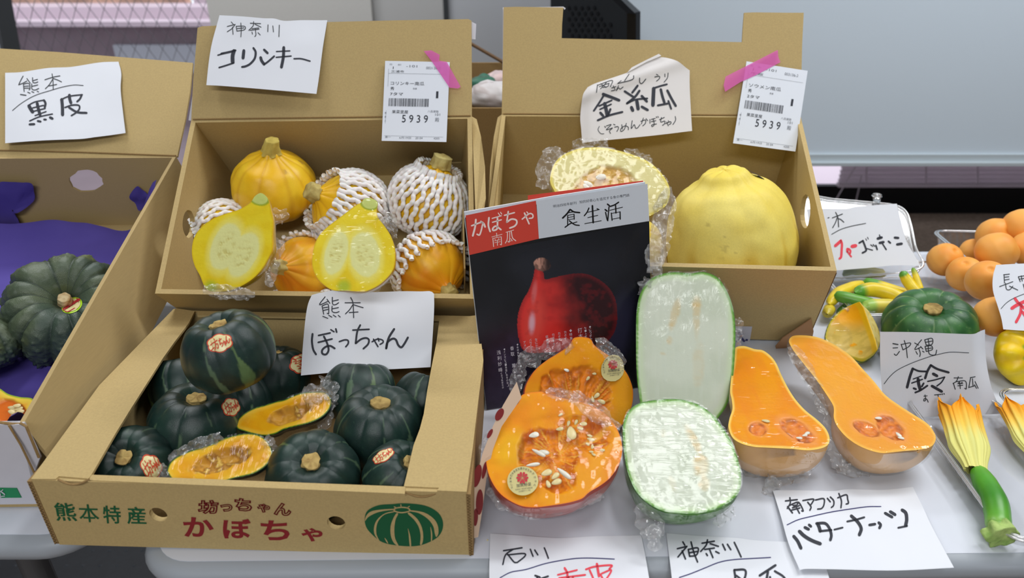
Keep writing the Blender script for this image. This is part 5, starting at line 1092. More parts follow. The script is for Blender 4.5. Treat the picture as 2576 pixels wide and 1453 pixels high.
# -- 4
K4 = .1652
s4a = strokes("w12 320,510 305,635;320,520 540,445 515,550;370,495 450,560;455,480 365,580;345,545 500,490;400,560 480,540 490,495;w11 680,455 625,500;625,500 845,440 870,378;800,350 730,460;w12 535,565 600,545;560,535 590,590;530,605 580,595;640,530 605,600 640,560 665,575 710,545;w14 960,415 965,475 1000,485 1055,425;1215,355 1240,365;1190,392 1260,380 1262,412 1220,450;1345,345 1348,385;1395,330 1385,400 1335,465;w10 350,1135 330,1190 370,1245 420,1250;430,1135 445,1155;455,1130 530,1110 455,1190 550,1160 505,1205 520,1245;565,1105 590,1115;580,1150 630,1140 640,1170 615,1215;690,1110 700,1180;760,1090 730,1180 680,1215 680,1170 740,1130 790,1150 790,1190;850,1050 835,1170 880,1110 900,1160 930,1160 970,1110;980,1060 1050,1040 1050,1090 1010,1130;1020,1010 990,1100;1060,1020 1085,1050;1120,1030 1120,1090;1140,1030 1200,1015;1140,1065 1210,1050;1170,1025 1185,1110 1155,1140 1150,1115 1220,1100;1215,990 1225,1005;1240,985 1250,1000;1265,1035 1340,1000;1295,1000 1285,1070 1345,1055 1340,1100 1310,1120;1355,1095 1430,1065 1440,1090 1410,1110;1375,1070 1400,1130;1400,1050 1410,1075;1505,985 1510,1040 1470,1110", 1450, 130, K4, 12)
s4b = strokes("w30 425,655 360,760 265,900;w44 405,655 520,690 650,740;w26 345,828 540,740;w24 358,878 530,800;w54 430,790 450,870 470,970;w40 365,930 405,975;w34 518,875 490,950;w32 325,1045 500,970 700,918;w34 932,520 850,625;w34 735,605 870,690;w36 960,595 890,690 770,788;w28 770,788 900,730 1080,712;w40 995,675 1072,758;w52 920,750 940,872;w50 838,848 858,895;w40 995,838 1085,888;w56 1178,560 1165,815;w28 1162,560 1290,520 1378,497;w40 1285,575 1310,680 1340,775;w32 1240,818 1390,790;w30 1400,750 1443,870;w38 1385,592 1440,700 1512,825", 1450, 130, K4, 40)
pC = tiltp(plC, ((1500, 180), (1735, 180)), (1600, 345), .006, .020)
s4_, pl4 = sheet('handwritten sign reading 金糸瓜, creased and folded at the top, on the notched carton', pC, [(1478, 219), (1500, 209), (1540, 196), (1578, 183), (1592, 174), (1625, 156), (1660, 144), (1695, 152), (1735, 177)], [(1735, 177), (1735, 215), (1737, 260), (1741, 329)], [(1465, 358), (1550, 350), (1650, 340), (1741, 329)], [(1478, 219), (1466, 240), (1460, 290), (1462, 320), (1465, 358)], [(s4a, 'ink2'), (s4b, 'ink')], m='paperw', disp=lambda x, y: .006 * sm(1490, 1455, x) * -1 + .004 * np.exp(-((y - 195 + (x - 1600) * .35) / 16) ** 2))
add('folded_edge', slab(pl4.at(*np.array([(1578, 184), (1589, 171), (1622, 154), (1657, 137), (1663, 142), (1625, 158), (1594, 175)], float).T, .001), pl4.n * .0015), M['paperw'], s4_)
# -- 5 leaning on the clamshell lid
K5 = .1376
s5a = strokes("w18 245,420 430,350;305,320 345,410 360,585;335,410 300,510 250,600;350,435 400,450 455,500;165,420 185,415;w14 232,720 400,630 600,570 855,520", 2060, 490, K5, 18)
s5r = strokes("w56 300,930 395,845;w42 400,830 420,900 415,1000 405,1130 375,1165;w46 520,985 520,1035;w30 520,1035 590,1130;w36 545,985 575,1020 570,1070;w66 605,942 670,928", 2060, 490, K5, 50)
s5b = strokes("w34 735,878 800,840;w34 803,835 850,960 860,1020 795,1060;w20 875,980 980,1010;w14 855,800 870,832;w14 887,772 903,808;w18 945,910 985,940;w18 990,905 1020,940;w28 1040,920 1065,1000;w50 1075,798 1145,778;w48 1110,878 1180,862;w20 1105,730 1120,780;w26 1160,890 1230,1000;w34 1270,848 1305,878;w44 1385,780 1450,787;w48 1430,905 1512,892", 2060, 490, K5, 40)
p5 = Plane(PX(2190, 600, 1.255), nrm((.03, -.80, .60)))
sheet('handwritten sign with red and black letters reading ファーズッキーニ, leaning on a clear lid', p5, [(2030, 526), (2080, 525), (2130, 525), (2150, 520), (2200, 516), (2256, 512)], [(2256, 512), (2265, 550), (2280, 605), (2300, 640), (2315, 668)], [(2050, 686), (2105, 680), (2200, 672), (2250, 667), (2315, 668)], [(2030, 526), (2050, 686)], [(s5a, 'ink2'), (s5r, 'inkr'), (s5b, 'ink')])
# -- 6
K6 = .1583
s6a = strokes("w18 290,275 370,290;290,345 365,340;310,440 345,460 395,398;420,285 450,375;420,290 565,265 545,320 450,375;470,225 500,330 520,500;635,265 700,300;745,215 675,300 640,370 740,330;730,320 765,360;700,345 725,430 715,480;655,400 680,445;760,395 785,410;795,215 820,300;795,215 900,190 925,230 905,290 820,300;850,205 865,295;805,255 915,235;800,320 820,400;800,320 900,310 915,370 820,400;810,360 905,345;850,300 860,420 900,455 965,450 985,378;w10 150,915 240,800 370,690 600,580 850,490 1000,450 1200,412 1495,422;w14 1260,820 1395,820;1330,800 1300,870 1245,910;1250,900 1280,1000;1290,880 1440,870 1455,990 1430,985;1320,910 1400,905;1320,945 1400,935;1350,880 1360,990;1330,890 1345,915;1390,885 1375,910;1520,815 1605,805;1525,815 1495,975;1555,830 1565,950;1500,970 1600,945;1600,880 1655,990;1590,930 1625,990;w12 780,1110 835,1105;800,1090 810,1170 780,1185 790,1150 830,1160 850,1205;950,1090 1060,1080;1075,1070 1080,1085;1100,1065 1108,1080;1005,1085 1010,1120", 2200, 820, K6, 14)
s6b = strokes("w42 605,672 560,800 515,970;w30 612,675 700,710 820,718;w18 612,838 740,790;w22 588,902 760,842;w50 690,838 700,920 725,1005;w34 620,985 655,998;w30 778,905 750,955;w30 645,1052 730,1015 838,942;w38 892,618 840,710 802,825;w36 890,618 1000,680 1175,733;w46 930,755 990,788;w22 842,875 960,850 1112,806;w22 1112,806 1060,890 988,948;w44 910,948 1065,1035", 2200, 820, K6, 40)
pt6 = PX(2350, 836, .885); p6 = plane3(PX(2214, 834, .93), PX(2492, 835, .93), PZ(2360, 1046, .003))
sheet('handwritten sign reading 沖縄 鈴南瓜, propped below the green squash', p6, [(2214, 834), (2300, 835), (2440, 840), (2468, 838), (2492, 835)], [(2492, 835), (2493, 900), (2500, 980), (2522, 1040)], [(2226, 1052), (2360, 1047), (2522, 1040)], [(2214, 834), (2214, 900), (2218, 970), (2226, 1052)], [(s6a, 'ink2'), (s6b, 'ink')], m='paper', disp=lambda x, y: -.012 * sm(2440, 2500, x) * sm(1040, 880, y))
# -- 7, 8, 9 at the front edge
K7 = .18634
s7a = strokes("w20 245,270 405,255;305,228 310,300 270,370;w22 275,345 340,430;300,330 400,290 440,310 485,400 465,402;345,325 372,345;415,300 395,330;340,362 430,335;330,392 440,365;375,325 435,435;480,268 620,250 610,290 590,320;545,290 590,350 575,395;650,262 760,245 765,320 735,370 680,380;810,240 850,285;850,222 895,270 895,330 865,358;950,232 1065,190 1085,250 1095,300 1065,312;965,175 1000,270 995,362", 1930, 1210, K7, 20)
s7c = strokes("w12 268,590 420,520 600,475 850,420 1100,380 1350,345 1535,340", 1930, 1210, K7, 12)
s7b = strokes("w44 358,745 410,810 455,905;w48 435,678 500,740 600,800 715,845;w40 508,625 558,650;w36 565,590 590,612;w46 682,580 700,620 715,675;w38 665,572 780,570 840,640 865,730 852,795;w30 715,675 865,660;w24 905,655 1018,627;w26 1080,545 1200,520 1310,488;w44 1135,470 1220,550 1268,640 1243,725;w36 1380,592 1455,580;w38 1505,560 1530,590 1515,632;w38 1592,432 1685,485;w42 1662,412 1725,452;w46 1822,388 1870,430 1882,520 1868,600;w26 1888,605 1768,630", 1930, 1210, K7, 40)
FT = PZ(1500, 1400, 0)[1]
p7 = plane3(PZ(1950, 1235, .004), PZ(2290, 1235, .004), PZ(2200, 1434, .010))
sheet('handwritten sign reading 南アフリカ バターナッツ at the front table edge', p7, [(1944, 1232), (2010, 1234), (2095, 1236), (2130, 1231), (2220, 1230), (2297, 1222)], [(2297, 1222), (2320, 1270), (2345, 1325), (2400, 1427)], [(2012, 1433), (2030, 1430), (2100, 1431), (2250, 1434), (2400, 1427)], [(1944, 1232), (1965, 1300), (1985, 1370), (2012, 1433)], [(s7a, 'ink'), (s7c, 'inkb'), (s7b, 'ink')], disp=lambda x, y: .0012 * np.sin((x - 1950) / 70.) * sm(1300, 1230, y))
K8 = .3455
s8a = strokes("w11 135,160 270,140;205,150 150,190 130,260;165,185 210,240 230,245;165,190 280,180 290,200 235,245;330,150 350,200;362,155 385,190;432,140 445,170 462,215", 1220, 1330, K8, 11)
s8c = strokes("w7 110,356 190,315 300,295 450,250 620,220 750,212 942,220", 1220, 1330, K8, 7)
s8r = strokes("w16 580,285 600,330 590,420;w13 530,335 670,300;w14 540,358 730,335;560,360 540,460;640,350 650,460;610,350 600,500;w14 735,295 800,275 920,265 905,292;w18 815,255 830,345;w14 762,300 790,380 770,500;w13 850,325 920,300 880,370 830,430;840,330 880,400 940,450", 1220, 1330, K8, 14)
s8k = strokes("w14 365,340 400,352;300,400 460,345;380,345 390,520;400,400 300,500;400,400 480,470", 1220, 1330, K8, 14)
p8 = plane3(PZ(1240, 1345, .0022), PZ(1610, 1347, .0022), PZ(1420, 1445, .004))
sheet('handwritten sign reading 石川 with red letters, hanging over the front table edge', p8, [(1233, 1341), (1300, 1347), (1400, 1353), (1500, 1346), (1613, 1345)], [(1613, 1345), (1622, 1390), (1634, 1460), (1650, 1560)], [(1236, 1570), (1450, 1565), (1650, 1560)], [(1233, 1341), (1231, 1453), (1236, 1570)], [(s8a, 'ink'), (s8c, 'inkb'), (s8r, 'inkr'), (s8k, 'ink')], disp=lambda x, y: .0012 * np.sin((x - 1230) / 62.) * sm(1400, 1340, y))
s9a = strokes("w12 1440,95 1455,120;1400,145 1470,128;1470,128 1405,205;1435,160 1460,220;1480,150 1490,200;1480,150 1550,140 1540,190 1490,200;1485,175 1545,165;1500,95 1520,170 1548,242;1580,105 1670,90;1620,80 1610,120 1570,165;1640,108 1700,128;1600,150 1670,140;1635,150 1660,210;1610,180 1620,195;1680,165 1705,178;1730,112 1750,155;1765,112 1790,152;1815,98 1840,150 1865,205", 1220, 1330, K8, 12)
s9c = strokes("w7 1415,354 1500,325 1600,285 1700,245 1800,225 1950,215 2080,208", 1220, 1330, K8, 7)
s9b = strokes("w16 1815,300 1820,370 1780,450;w16 1815,299 1895,302 1880,380 1800,460;w14 1830,340 1960,440;w14 1850,420 1880,440;w18 2000,340 2115,265;w18 2060,312 2040,420;w16 2110,308 2180,356 2210,440;w16 2075,350 2085,420", 1220, 1330, K8, 16)
p9 = plane3(PZ(1680, 1345, .0022), PZ(2045, 1365, .0022), PZ(1900, 1445, .004))
sheet('handwritten sign reading 神奈川, partly under the バターナッツ sign, over the front table edge', p9, [(1676, 1340), (1760, 1347), (1850, 1352), (1900, 1358), (1980, 1362), (2045, 1364)], [(2045, 1364), (2075, 1420), (2090, 1470), (2110, 1560)], [(1700, 1570), (1900, 1566), (2110, 1560)], [(1676, 1340), (1690, 1453), (1700, 1570)], [(s9a, 'ink'), (s9c, 'inkb'), (s9b, 'ink')])
# -- 10
K10 = .2477
s10a = strokes("w8 340,205 400,198;345,205 350,290;350,230 395,225;352,258 398,250;300,325 435,275;360,290 370,350 405,355 435,320;400,320 485,360;490,225 510,275;490,225 570,212;520,215 530,270;500,250 560,240;540,300 570,420;560,280 620,260;w6 315,548 370,490 440,445 549,400 640,380", 2440, 640, K10, 8)
s10r = strokes("w34 425,545 480,510 600,455;w28 455,445 500,500 620,600;w28 520,520 510,600 468,685;w26 530,580 600,680", 2440, 640, K10, 30)
p10 = Plane(PX(2540, 745, 1.02), nrm((-.12, -.72, .68)))
sheet('handwritten sign reading 長野 with a red letter, at the right edge of the picture', p10, [(2506, 666), (2560, 663), (2620, 661), (2700, 657)], [(2700, 657), (2710, 830)], [(2524, 828), (2600, 832), (2710, 830)], [(2506, 666), (2498, 695), (2498, 730), (2510, 770), (2519, 800), (2524, 828)], [(s10a, 'ink2'), (s10r, 'inkr')])
# ------------------------------------------------------------------ printed slips and pink tape
def slip(pl, quad, lab, lines, tape, tl):
    q = np.array(quad, float); G = coons([q[0], q[1]], [q[1], q[2]], [q[3], q[2]], [q[0], q[3]], 12, 14); P = pl.at(G[..., 0], G[..., 1])
    V = np.concatenate([P.reshape(-1, 3), (P - pl.n * .00018).reshape(-1, 3)]); o = add('delivery_slip', (V, np.concatenate([grid(14, 12), grid(14, 12, 168)[:, ::-1]])), M['slip'], smooth=True, label=lab, category='label')
    def mp(u, v):  # u, v in 0..1 of the slip
        u = np.asarray(u)[..., None]; v = np.asarray(v)[..., None]; r_ = (1 - v) * ((1 - u) * q[0] + u * q[1]) + v * ((1 - u) * q[3] + u * q[2]); return r_
    def fn(x, y): return pl.at(x, y, .0004)
    def txt(s, u0, u1, v, h, ink, bold=0):
        p0, p1 = mp(u0, v), mp(u1, v); upv = mp(u0, v - h) - p0; return glyphs(s, p0, p1, 0, fn, upv, bold)
    dk, gr = [], []
    for (s, u0, u1, v, h, ink) in lines: (dk if ink else gr).append(txt(s, u0, u1, v, h, ink, .004 if ink > 1 else 0))
    rnd = random.Random(5); u = .085
    while u < .70:
        w_ = rnd.choice([.004, .004, .008, .011]); c = mp(np.array([u, u + w_, u + w_, u]), np.array([.465, .465, .565, .565])); dk.append((fn(c[:, 0], c[:, 1]), [[0, 1, 2, 3]])); u += w_ + rnd.choice([.005, .005, .008, .010])
    for (u0, v0, u1, v1) in ((.06, .10, .06, .32), (.05, .62, .045, .78), (.06, .155, .95, .155), (.04, .935, .95, .94)):
        a, b_ = mp(u0, v0), mp(u1, v1); gr.append(ribbons([(np.array([a, b_]), .5)], fn))
    a1_ = add('lettering', join(dk), M['ink'], o); a1_['kind'] = 'stuff'; a1_ = add('fine_print', join(gr), M['ink3'], o); a1_['kind'] = 'stuff'
    T_ = np.array(tape, float); c = T_.mean(0); t = add('pink_tape', (pl.at(T_[:, 0], T_[:, 1], .0009), [list(range(len(T_)))]), M['pink'], label=tl, category='tape'); return o
LN = lambda a, b_, c: [('月日', .07, .11, .055, .022, 0), ('1', .125, .135, .10, .03, 1), ('個口', .2, .25, .055, .02, 0), ('-101', .33, .50, .075, .028, 0), ('003136-2', .64, .86, .095, .032, 0), (a, .10, .30, .145, .03, 1), (b_, .10, .62, .30, .045, 1), ('秀', .10, .16, .365, .042, 2), ('数量', .45, .51, .352, .022, 0), (c, .10, .30, .43, .038, 2), ('1', .81, .845, .455, .085, 2),
    ('果菜里屋', .14, .39, .655, .042, 1), ('八百屋塾', .69, .86, .635, .028, 0), ('5 9 3 9', .30, .70, .765, .095, 2), ('101', .81, .885, .675, .03, 0), ('殿', .81, .875, .75, .05, 0), ('東一', .05, .14, .965, .028, 0), ('6月19日', .27, .45, .97, .026, 0), ('20 04', .52, .63, .97, .026, 0), ('4205', .80, .89, .97, .024, 0), ('購', .03, .055, .66, .02, 0), ('買', .03, .055, .71, .02, 0), ('人', .03, .055, .76, .02, 0)]
slip(tiltp(plB, ((970, 154), (1131, 156)), (1040, 345), .003, .016), [(969, 153), (1131.5, 156), (1123, 357), (960, 354)], 'white delivery slip with a bar code, held by pink tape on the middle carton', LN('三浦市', 'コリンキー南瓜', '7タマ'), [(1066, 129), (1085, 127), (1106, 138), (1105, 153), (1124, 156), (1159, 219), (1152, 223), (1131, 221), (1085, 153)], 'pink tape strip running down the upper right corner of the middle carton slip')
slip(tiltp(plC, ((1880, 156), (2030, 178)), (1930, 365), .003, .016), [(1878, 154), (2032, 178), (2001, 381), (1844, 360)], 'white delivery slip with a bar code, askew on the notched carton', LN('', 'ソウメン南瓜', '2タマ')[:5] + LN('牛窓', 'ソウメン南瓜', '2タマ')[5:], [(1825, 193), (1956, 126), (1958, 145), (1963, 157), (1900, 190), (1862, 207), (1824, 231), (1820, 215)], 'pink tape strip slanting up to the right on the notched carton slip')
# ------------------------------------------------------------------ printing on carton A
pFA = plane3(A_.P(0, 0, .02), A_.P(1, 0, .02), A_.P(1, 0, .97)); fnA = lambda x, y: pFA.at(x, y, .0004)
S5 = .29115
def cp(x, y): return (110 + x * S5, 1230 + y * S5)
gk = [glyphs('熊', cp(112, 270), cp(292, 274), 0, fnA, (-9, -46), .012), glyphs('本', cp(315, 280), cp(485, 285), 0, fnA, (-6, -45), .004), glyphs('特', cp(520, 292), cp(672, 296), 0, fnA, (-4, -45), .012), glyphs('産', cp(725, 298), cp(890, 303), 0, fnA, (-4, -44), .012)]
pr = add('green_print', join(gk), M['prg'], ba)
rk = [glyphs('か', cp(1215, 408), cp(1475, 412), 0, fnA, (-4, -50), .028), glyphs('ぼ', cp(1555, 422), cp(1800, 426), 0, fnA, (-4, -50), .028), glyphs('ち', cp(1880, 436), cp(2128, 440), 0, fnA, (-2, -50), .028), glyphs('ゃ', cp(2228, 448), cp(2412, 450), 0, fnA, (-1, -34), .028)]
add('red_print', join(rk), M['prr'], ba)
ok_ = []
for ch, x0, y0, x1, y1, h in (('坊', 1330, 212, 1510, 214, 36), ('っ', 1520, 190, 1630, 196, 20), ('ち', 1645, 178, 1800, 196, 32), ('ゃ', 1840, 196, 1955, 204, 23), ('ん', 1985, 220, 2140, 236, 33)):
    st = glyphs(ch, cp(x0, y0), cp(x1, y1), 0, fnA, (1, -h), .03, .038); ok_.append(st)
add('outlined_print', join(ok_), M['prr'], ba)
# pumpkin picture: green blob with bare ribs left out as separate fields
def pump(u):  # outline of the printed pumpkin
    return u
S2 = .3339; ox, oy = 860, 968
def pq(t): return np.array([[float(v) for v in q.split(',')] for q in t.split()]) * S2 + [ox, oy]
fields = ["172,1010 180,960 215,935 270,930 385,932 390,938 300,950 235,975 190,1010 176,1030",
 "176,1040 200,1005 250,970 320,950 395,945 400,952 330,975 275,1010 245,1060 240,1110 262,1155 285,1170 250,1155 205,1110",
 "190,965 225,925 290,902 370,895 380,905 400,920 385,930 300,925 230,935",
 "290,965 400,956 412,962 395,990 372,1040 368,1100 385,1160 415,1200 345,1190 300,1165 262,1110 258,1060 272,1010",
 "428,958 468,966 505,962 540,1000 580,1060 595,1120 590,1190 548,1205 520,1210 518,1150 508,1110 498,1078 503,1120 510,1180 512,1212 470,1210 432,1200 405,1140 398,1080 408,1010",
 "520,955 560,965 620,1000 660,1050 678,1090 668,1070 672,1120 675,1170 620,1188 605,1190 614,1150 610,1090 585,1030 545,985",
 "520,938 600,945 680,985 720,1040 728,1090 715,1140 680,1168 680,1120 690,1100 670,1040 620,990 560,955",
 "500,905 560,900 640,912 700,940 745,990 762,1040 755,1095 740,1130 722,1148 738,1090 728,1030 690,980 620,940 560,925 515,925",
 "395,898 440,890 540,893 480,905 500,910 470,915 440,912 425,905 395,912",
 "408,925 450,918 500,930 510,938 490,948 440,955 410,940 402,932"]
def poly(pts, pl, off):
    q = cr(pts, 3, True); P = pl.at(q[:, 0], q[:, 1], off); bm = bmesh.new(); vs = [bm.verts.new(p) for p in P]; ed = [bm.edges.new((vs[k], vs[(k + 1) % len(vs)])) for k in range(len(vs))]
    bmesh.ops.triangle_fill(bm, edges=ed, use_beauty=True); bm.verts.index_update(); r_ = (np.array([v.co[:] for v in bm.verts]), [[v.index for v in f.verts] for f in bm.faces]); bm.free(); return r_
fo = pq("172,1010 185,955 225,922 290,900 380,894 450,888 545,892 625,905 690,932 740,975 763,1035 755,1095 720,1145 660,1180 590,1205 520,1212 440,1208 350,1195 285,1170 225,1120 185,1070")
add('pumpkin_print', poly(fo, pFA, .0004), M['prg'], ba)
ribs_ = [("400,935 330,942 260,958 200,990 176,1020 182,985 215,950 280,935 385,928"), ("398,946 330,960 275,1000 247,1050 244,1110 270,1158 285,1170 262,1120 262,1060 282,1010 325,970 395,952"), ("412,962 388,1000 368,1060 370,1130 390,1180 418,1206 428,1204 402,1150 396,1080 405,1010 425,968"),
 ("498,965 545,1010 580,1065 594,1130 590,1196 606,1190 614,1140 604,1070 570,1005 515,958"), ("510,946 580,960 650,1005 690,1060 700,1110 712,1140 728,1110 722,1050 690,1000 620,955 520,938"), ("498,1075 504,1120 512,1208 523,1208 518,1140 506,1095"), ("668,1062 672,1120 672,1172 680,1165 681,1110"), ("322,1145 335,1175 350,1190 340,1165")]
for t_ in ribs_: add('print_gap', poly(pq(t_), pFA, .0007), M['kraft'], ba)
rg = pq("388,934 410,922 450,916 490,920 512,934 500,948 450,956 408,948"); add('print_gap', ribbons([(np.vstack([rg, rg[:1]]), 3.2)], lambda x, y: pFA.at(x, y, .0008)), M['kraft'], ba)
for t_ in ("395,912 415,920", "445,895 448,915", "510,908 490,922"): add('print_gap', ribbons([(pq(t_), 2.2)], lambda x, y: pFA.at(x, y, .0008)), M['kraft'], ba)
# green band lettering on the left carton
add('white_print', ribbons(strokes("w3 4,1232 14,1240;10,1228 0,1236;0,1246 14,1244;3,1238 4,1248"), lambda x, y: plLf.at(x, y, .0018)), M['whitecard'], bl_)
# ------------------------------------------------------------------ magazine
a, b_ = PY(1172, 546, .848), PY(1628, 462, .912); c = PY(1240, 1100, .778)
pM = plane3(a, b_, c); mg = empty('magazine', PZ(1440, 1120, 0), label='glossy magazine with a red squash on its black cover, standing against the notched carton', category='magazine')
def ydown(x0, y0, sl, z=.0015):
    lo, hi = y0, 1400.
    for _ in range(40):
        m_ = (lo + hi) / 2
        if pM.at(np.array(x0 + (m_ - y0) * sl), np.array(m_))[2] > z: lo = m_
        else: hi = m_
    return x0 + (lo - y0) * sl, lo
BLc, BRc = ydown(1218, 970, .11), ydown(1636, 700, .04)
cov = [(1170, 547), (1628, 463), (1636, 700), (1650, 1040), (1236, 1120), (1218, 970), (1181, 641)]
low = [(1170, 547), (1628, 463), (1636, 700), BRc, BLc, (1218, 970), (1181, 641)]
covq = pM.at(*np.array(low, float).T)
add('cover', slab(covq, -pM.n * .0007), M['cblack'], mg)
add('page_block', slab(pM.at(*np.array([(1173, 548), (1627, 464), (1635, 700), (BRc[0] - 1, BRc[1] - 3), (BLc[0] + 1, BLc[1] - 3), (1220, 970), (1184, 641)], float).T, -.0009), -pM.n * .0052), M['pages'], mg)
add('back_cover', slab(covq - pM.n * .0064, -pM.n * .0005), M['cwhite'], mg)
m2 = empty('magazine', PZ(1442, 1110, 0) + (0, .02, 0), label='second copy of the magazine, only its top edge showing behind the first', category='magazine')
q2 = pM.at(*np.array([(1171, 535), (1400, 494), (1629, 459), (1636, 700), (BRc[0], BRc[1] - 12), (BLc[0], BLc[1] - 14), (1220, 960), (1184, 640)], float).T, -.0078)
add('cover', slab(q2, -pM.n * .0005), M['cwhite'], m2)
add('page_block', slab(q2 - pM.n * .0008, -pM.n * .005), M['pages'], m2)
q3 = pM.at(*np.array([(1335, 494), (1629, 456), (1636, 700), (1640, 900), (1345, 900)], float).T, -.0145)
add('back_cover', slab(q3, -pM.n * .0006), M['red'], m2)
fM = lambda x, y: pM.at(x, y, .0002); fM2 = lambda x, y: pM.at(x, y, .0005)
# cover photograph (print): painted per vertex on a fine grid
nu, nv = 230, 300; G = coons([(1181.5, 641), (1633, 556)], [(1633, 556), (1636, 700), BRc], [BLc, BRc], [(1181.5, 641), (1218, 970), BLc], nu, nv); x, y = G[..., 0], G[..., 1]
c = mix(lin((17, 18, 22)), lin((34, 36, 44)), sm(-.3, .8, FB(x, y, .006, 3)))
cl = sm(1.2, .3, ell(x, y, 1262, 960, 70, 250, .25)) * sm(760, 900, y); c = mix(c, lin((66, 58, 84)), .75 * cl * (.6 + .4 * FB(x, y, .03, 2))); c = mix(c, lin((52, 50, 74)), .6 * sm(1.1, .3, ell(x, y, 1556, 830, 50, 130, .2)))
bo = cr(np.array([(1345, 678), (1352, 672), (1362, 672), (1368, 690), (1372, 702), (1400, 696), (1440, 688), (1480, 690), (1520, 712), (1545, 745), (1553, 790), (1545, 835), (1515, 870), (1470, 890), (1400, 885), (1325, 885), (1305, 850), (1302, 800), (1313, 760), (1330, 730), (1341, 700)], float), 5, True)
from mathutils.geometry import intersect_point_line
ang = None
def inside(x, y, poly_):
    r_ = np.zeros(x.shape, bool); n_ = len(poly_)
    for k in range(n_):
        x0, y0 = poly_[k]; x1, y1 = poly_[(k + 1) % n_]
        if y0 == y1: continue
        r_ ^= ((y0 > y) != (y1 > y)) & (x < (x1 - x0) * (y - y0) / (y1 - y0) + x0)
    return r_
dd = np.full(x.shape, 1e9)
for k in range(0, len(bo)): dd = np.minimum(dd, (x - bo[k, 0]) ** 2 + (y - bo[k, 1]) ** 2)
dd = np.sqrt(dd) * np.where(inside(x, y, bo), 1, -1); msk = sm(-1.2, 1.2, dd)
sh = mix(lin((222, 54, 48)), lin((48, 18, 22)), sm(1375, 1500, x + .35 * (850 - y) + 30 * FB(x, y, .03, 11))); sh = mix(sh, lin((120, 30, 36)), .5 * sm(14, 2, dd)); sh = mix(sh, lin((226, 84, 70)), .6 * sm(1.4, .3, ell(x, y, 1345, 815, 26, 75, .15))); sh = mix(sh, lin((224, 190, 205)), .75 * sm(1., .2, ell(x, y, 1338, 812, 12, 38, .05)))
sh = mix(sh, lin((214, 120, 120)), .6 * sm(1.2, .3, ell(x, y, 1344, 735, 8, 34, .12))); sh = mix(sh, lin((150, 26, 32)), .22 * sm(.1, .5, FB(x, y, .06, 6))); c = mix(c, sh, msk)
st_ = ell(x, y, 1364, 665, 22, 17, .1) + .12 * FB(x, y, .12, 4); sc2 = mix(lin((190, 140, 122)), lin((44, 34, 34)), sm(1356, 1378, x)); sc2 = mix(sc2, lin((70, 46, 40)), .7 * sm(.1, .4, N2(x, y * .4, .25, 8))); c = mix(c, sc2, sm(1.05, .92, st_))
P = fM(x, y); add('cover_photo', (P.reshape(-1, 3), grid(nv, nu)), M['cprint'], mg, col=c.reshape(-1, 3))
def quad(pts, off): q = np.array(pts, float); return pM.at(q[:, 0], q[:, 1], off), [list(range(len(q)))]
add('cover_header', quad([(1349, 505), (1628.5, 462), (1633, 555.5), (1355.5, 600)], .0004), M['cwhite'], mg)
add('title_block', quad([(1171, 541.5), (1348, 504.5), (1355.5, 600), (1181, 641)], .0004), M['red'], mg)
K1 = .19410; mo = (1160, 450)
def sv(t, w0): return strokes(t, mo[0], mo[1], K1, w0)
tt = sv("w20 135,605 270,560 270,620 240,720 205,715;w24 190,525 180,620 150,735;w24 255,550 290,575 310,620", 24) + \
 sv("w22 360,500 352,600 375,680;w14 400,510 520,475;w16 405,560 520,528;w22 470,500 470,600 460,650 415,665 410,640 450,610 515,655;w12 480,440 500,470;w12 510,430 525,455", 20) + \
 sv("w18 560,470 690,435;w20 610,420 590,560;w22 590,560 650,520 710,530 720,570 690,610 630,635", 20) + \
 sv("w18 790,520 880,450 925,460 925,500 880,510;w14 850,425 870,450;w20 820,440 850,510 880,580", 18) + \
 sv("w7 395,750 530,715;w9 458,700 462,745;w10 410,765 420,875;w7 410,768 520,745;w10 518,745 522,845 505,845;w6 435,775 445,795;w6 490,765 480,785;w6 430,800 505,785;w6 430,825 508,810;w8 468,790 470,860", 8) + \
 sv("w8 580,690 680,660;w10 600,690 595,780 572,830;w9 630,680 625,810 605,805;w6 605,815 660,795;w11 650,680 665,760 708,800;w8 640,770 665,800", 8)
add('title_lettering', ribbons(tt, fM2, 6), M['cletter'], mg)
bk_ = sv("w22 1410,395 1370,450 1315,505;w20 1415,395 1460,425 1535,435;w12 1395,435 1450,425;w14 1380,470 1380,600;w10 1385,470 1460,455;w14 1462,455 1465,520;w9 1385,498 1460,485;w9 1385,525 1465,515;w16 1345,625 1400,585 1430,570;w16 1400,540 1470,590 1530,600;w12 1500,555 1450,570", 14) + \
 sv("w16 1655,375 1630,430 1595,475;w10 1640,430 1790,395;w22 1700,345 1710,565;w10 1640,500 1770,470;w10 1600,578 1815,540;w14 1760,385 1785,395", 12) + \
 sv("w20 1895,325 1920,345;w20 1865,395 1890,415;w16 1870,430 1890,520 1900,540;w16 1900,530 1915,360;w18 2040,300 1985,335 1930,355;w10 1925,405 2090,365;w18 2000,340 2005,440;w15 1945,440 1955,535;w9 1950,445 2055,425;w16 2058,425 2060,520;w9 1955,520 2060,500", 14)
add('masthead', ribbons(bk_, fM2, 5), M['cblack'], mg)
p_ = lambda x, y: (mo[0] + x * K1, mo[1] + y * K1)
add('tagline', join([glyphs('明治四拾年創刊', p_(1195, 372), p_(1495, 325), 7.2, fM2), glyphs('知的好奇心を追究する食の専門誌', p_(1535, 318), p_(2183, 225), 7.4, fM2)]), M['ink'], mg)
K9 = .1708; mp9 = lambda x, y: (1220 + x * K9, 790 + y * K9)
